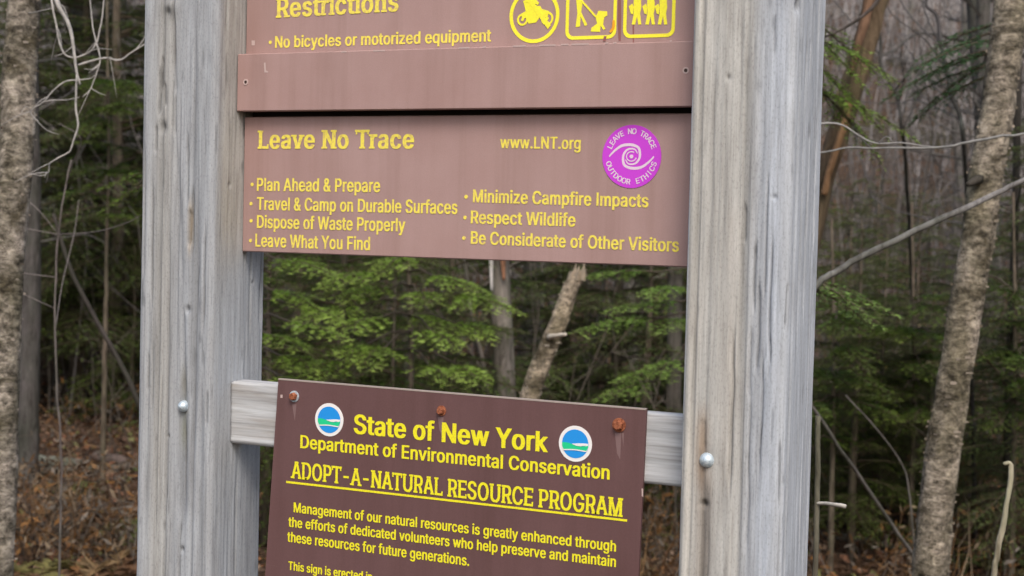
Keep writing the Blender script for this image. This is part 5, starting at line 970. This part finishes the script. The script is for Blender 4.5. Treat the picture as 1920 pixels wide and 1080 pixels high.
for i_ in range(64):
    v = rs.randint(4); t = thing('bare_tree', 'grey leafless tree in the dim thicket far behind the signs', 'tree', (x[i_], y[i_], gzf(x[i_], y[i_])), 'leafless trees of the far thicket')
    link('trunk', BARE[v][0], t); link('branches', BARE[v][1], t); t.rotation_euler = (rs.normal(0, .05), rs.normal(0, .05), rs.uniform(0, 6.28)); s_ = rs.uniform(.8, 1.25)*(1+max(0, d[i_]-20)*.02); t.scale = (s_, s_, s_)
# leaves on the ground
rs = np.random.RandomState(3); n = 52000; x, y, d = scatter(n, 4., 19., rs, 1.7, .85); z = gz(x, y)
a = rs.uniform(0, 6.28, n); s_ = rs.uniform(.012, .034, n); tl = rs.normal(0, .38, (n, 2))
e1 = np.stack([np.cos(a), np.sin(a), tl[:, 0]], 1)*s_[:, None]; e2 = np.stack([-np.sin(a), np.cos(a), tl[:, 1]], 1)*s_[:, None]*.62; C = np.stack([x, y, z+.012+rs.rand(n)*.02], 1); cu = np.array([0, 0, 1.])*(s_*rs.uniform(-.1, .5, n))[:, None]
V = np.stack([C-e1, C-e2+cu, C+e1, C+e2+cu, ], 1).reshape(-1, 3); k = np.arange(n)[:, None]*4
pal = np.array([(.20, .085, .045), (.15, .075, .045), (.24, .15, .10), (.11, .065, .045), (.30, .21, .15), (.08, .05, .035), (.26, .12, .05), (.13, .13, .05)]); c = pal[rs.randint(0, len(pal), n)]*rs.uniform(.7, 1.25, (n, 1))
mb = MB().add(V, np.concatenate([k+np.array([[0, 1, 2]]), k+np.array([[0, 2, 3]])]), np.repeat(c, 4, 0)); tag(mb.build('fallen_leaves', M_TINT), kind='stuff')
# dead ferns
def fern_mesh(seed, cols, L0=.26, nf=15):
    rs = np.random.RandomState(seed); mb = MB()
    for k in range(nf):
        az = rs.uniform(0, 6.28); L = L0*rs.uniform(.6, 1.2); n = 9; t_ = np.linspace(0, 1, n)[:, None]; D = np.array([math.cos(az), math.sin(az), 0]); up = rs.uniform(.5, 1.3)
        Ax = D*L*t_+np.array([0, 0, 1.])*L*(up*t_-up*1.05*t_**2); tube(mb, Ax, .003, 4, np.array(cols[0])*.7, cap=False); side = np.array([-D[1], D[0], 0])
        c = np.array(cols[rs.randint(len(cols))]); m_ = 22; tt = np.linspace(.12, 1, m_); b = tt*(n-1); i0 = np.minimum(b.astype(int), n-2); g = (b-i0)[:, None]; B = Ax[i0]*(1-g)+Ax[i0+1]*g; T = Ax[i0+1]-Ax[i0]; T /= np.linalg.norm(T, axis=1)[:, None]
        for sg in (1, -1):
            ln = (L*.28*np.sin(np.pi*(tt*.86+.1))*rs.uniform(.7, 1.1, m_))[:, None]; dd = side*sg+T*.35+rs.normal(0, .22, (m_, 3)); V = np.stack([B-T*.008, B+T*.008, B+dd*ln+T*.004, B+dd*ln*.6+rs.normal(0, .008, (m_, 3))], 1).reshape(-1, 3)
            q = np.arange(m_)[:, None]*4; mb.add(V, np.concatenate([q+np.array([[0, 3, 2]]), q+np.array([[1, 2, 3]]), q+np.array([[0, 1, 3]])]), np.repeat(c*rs.uniform(.7, 1.3, (m_, 1)), 4, 0))
    return mb.mesh('fern', M_TINT)
FERN = [fern_mesh(41, [(.17, .085, .035), (.10, .055, .03), (.15, .10, .05)]), fern_mesh(42, [(.12, .07, .04), (.20, .12, .06), (.10, .09, .03)]), fern_mesh(43, [(.09, .11, .035), (.14, .13, .05)], .24)]
for (v, px, py, s_, lab) in ((0, 215, 1085, 1.0, 'orange-brown dead fern at the foot of the far post'), (0, 150, 1120, 1.1, 'large rusty dead fern below the pale cut stub'), (1, 70, 1100, 1.0, 'dull brown dead fern beside the pale birch base'), (2, 255, 1010, .9, 'olive fern just behind the orange one at the far post'),
        (0, 1245, 1090, 1.0, 'rusty dead fern in the slot between dark brown sign and nearer post'), (1, 1228, 1020, 1., 'dull brown fern higher in the slot beside the dark brown sign'), (2, 130, 930, .8, 'small olive fern near the mossy log'), (2, 1850, 1060, 1.0, 'yellowish olive fern between the birch base and the hooked stem'), (1, 1900, 1010, .9, 'brown fern behind the pale hooked stem')):
    g = ground_pt(px, min(py, 1130)); o = link('dead_fern' if v < 2 else 'green_fern', FERN[v]); o.location = tuple(g); o.scale = (s_,)*3; o.rotation_euler = (0, 0, random.uniform(0, 6)); tag(o, lab, 'fern')
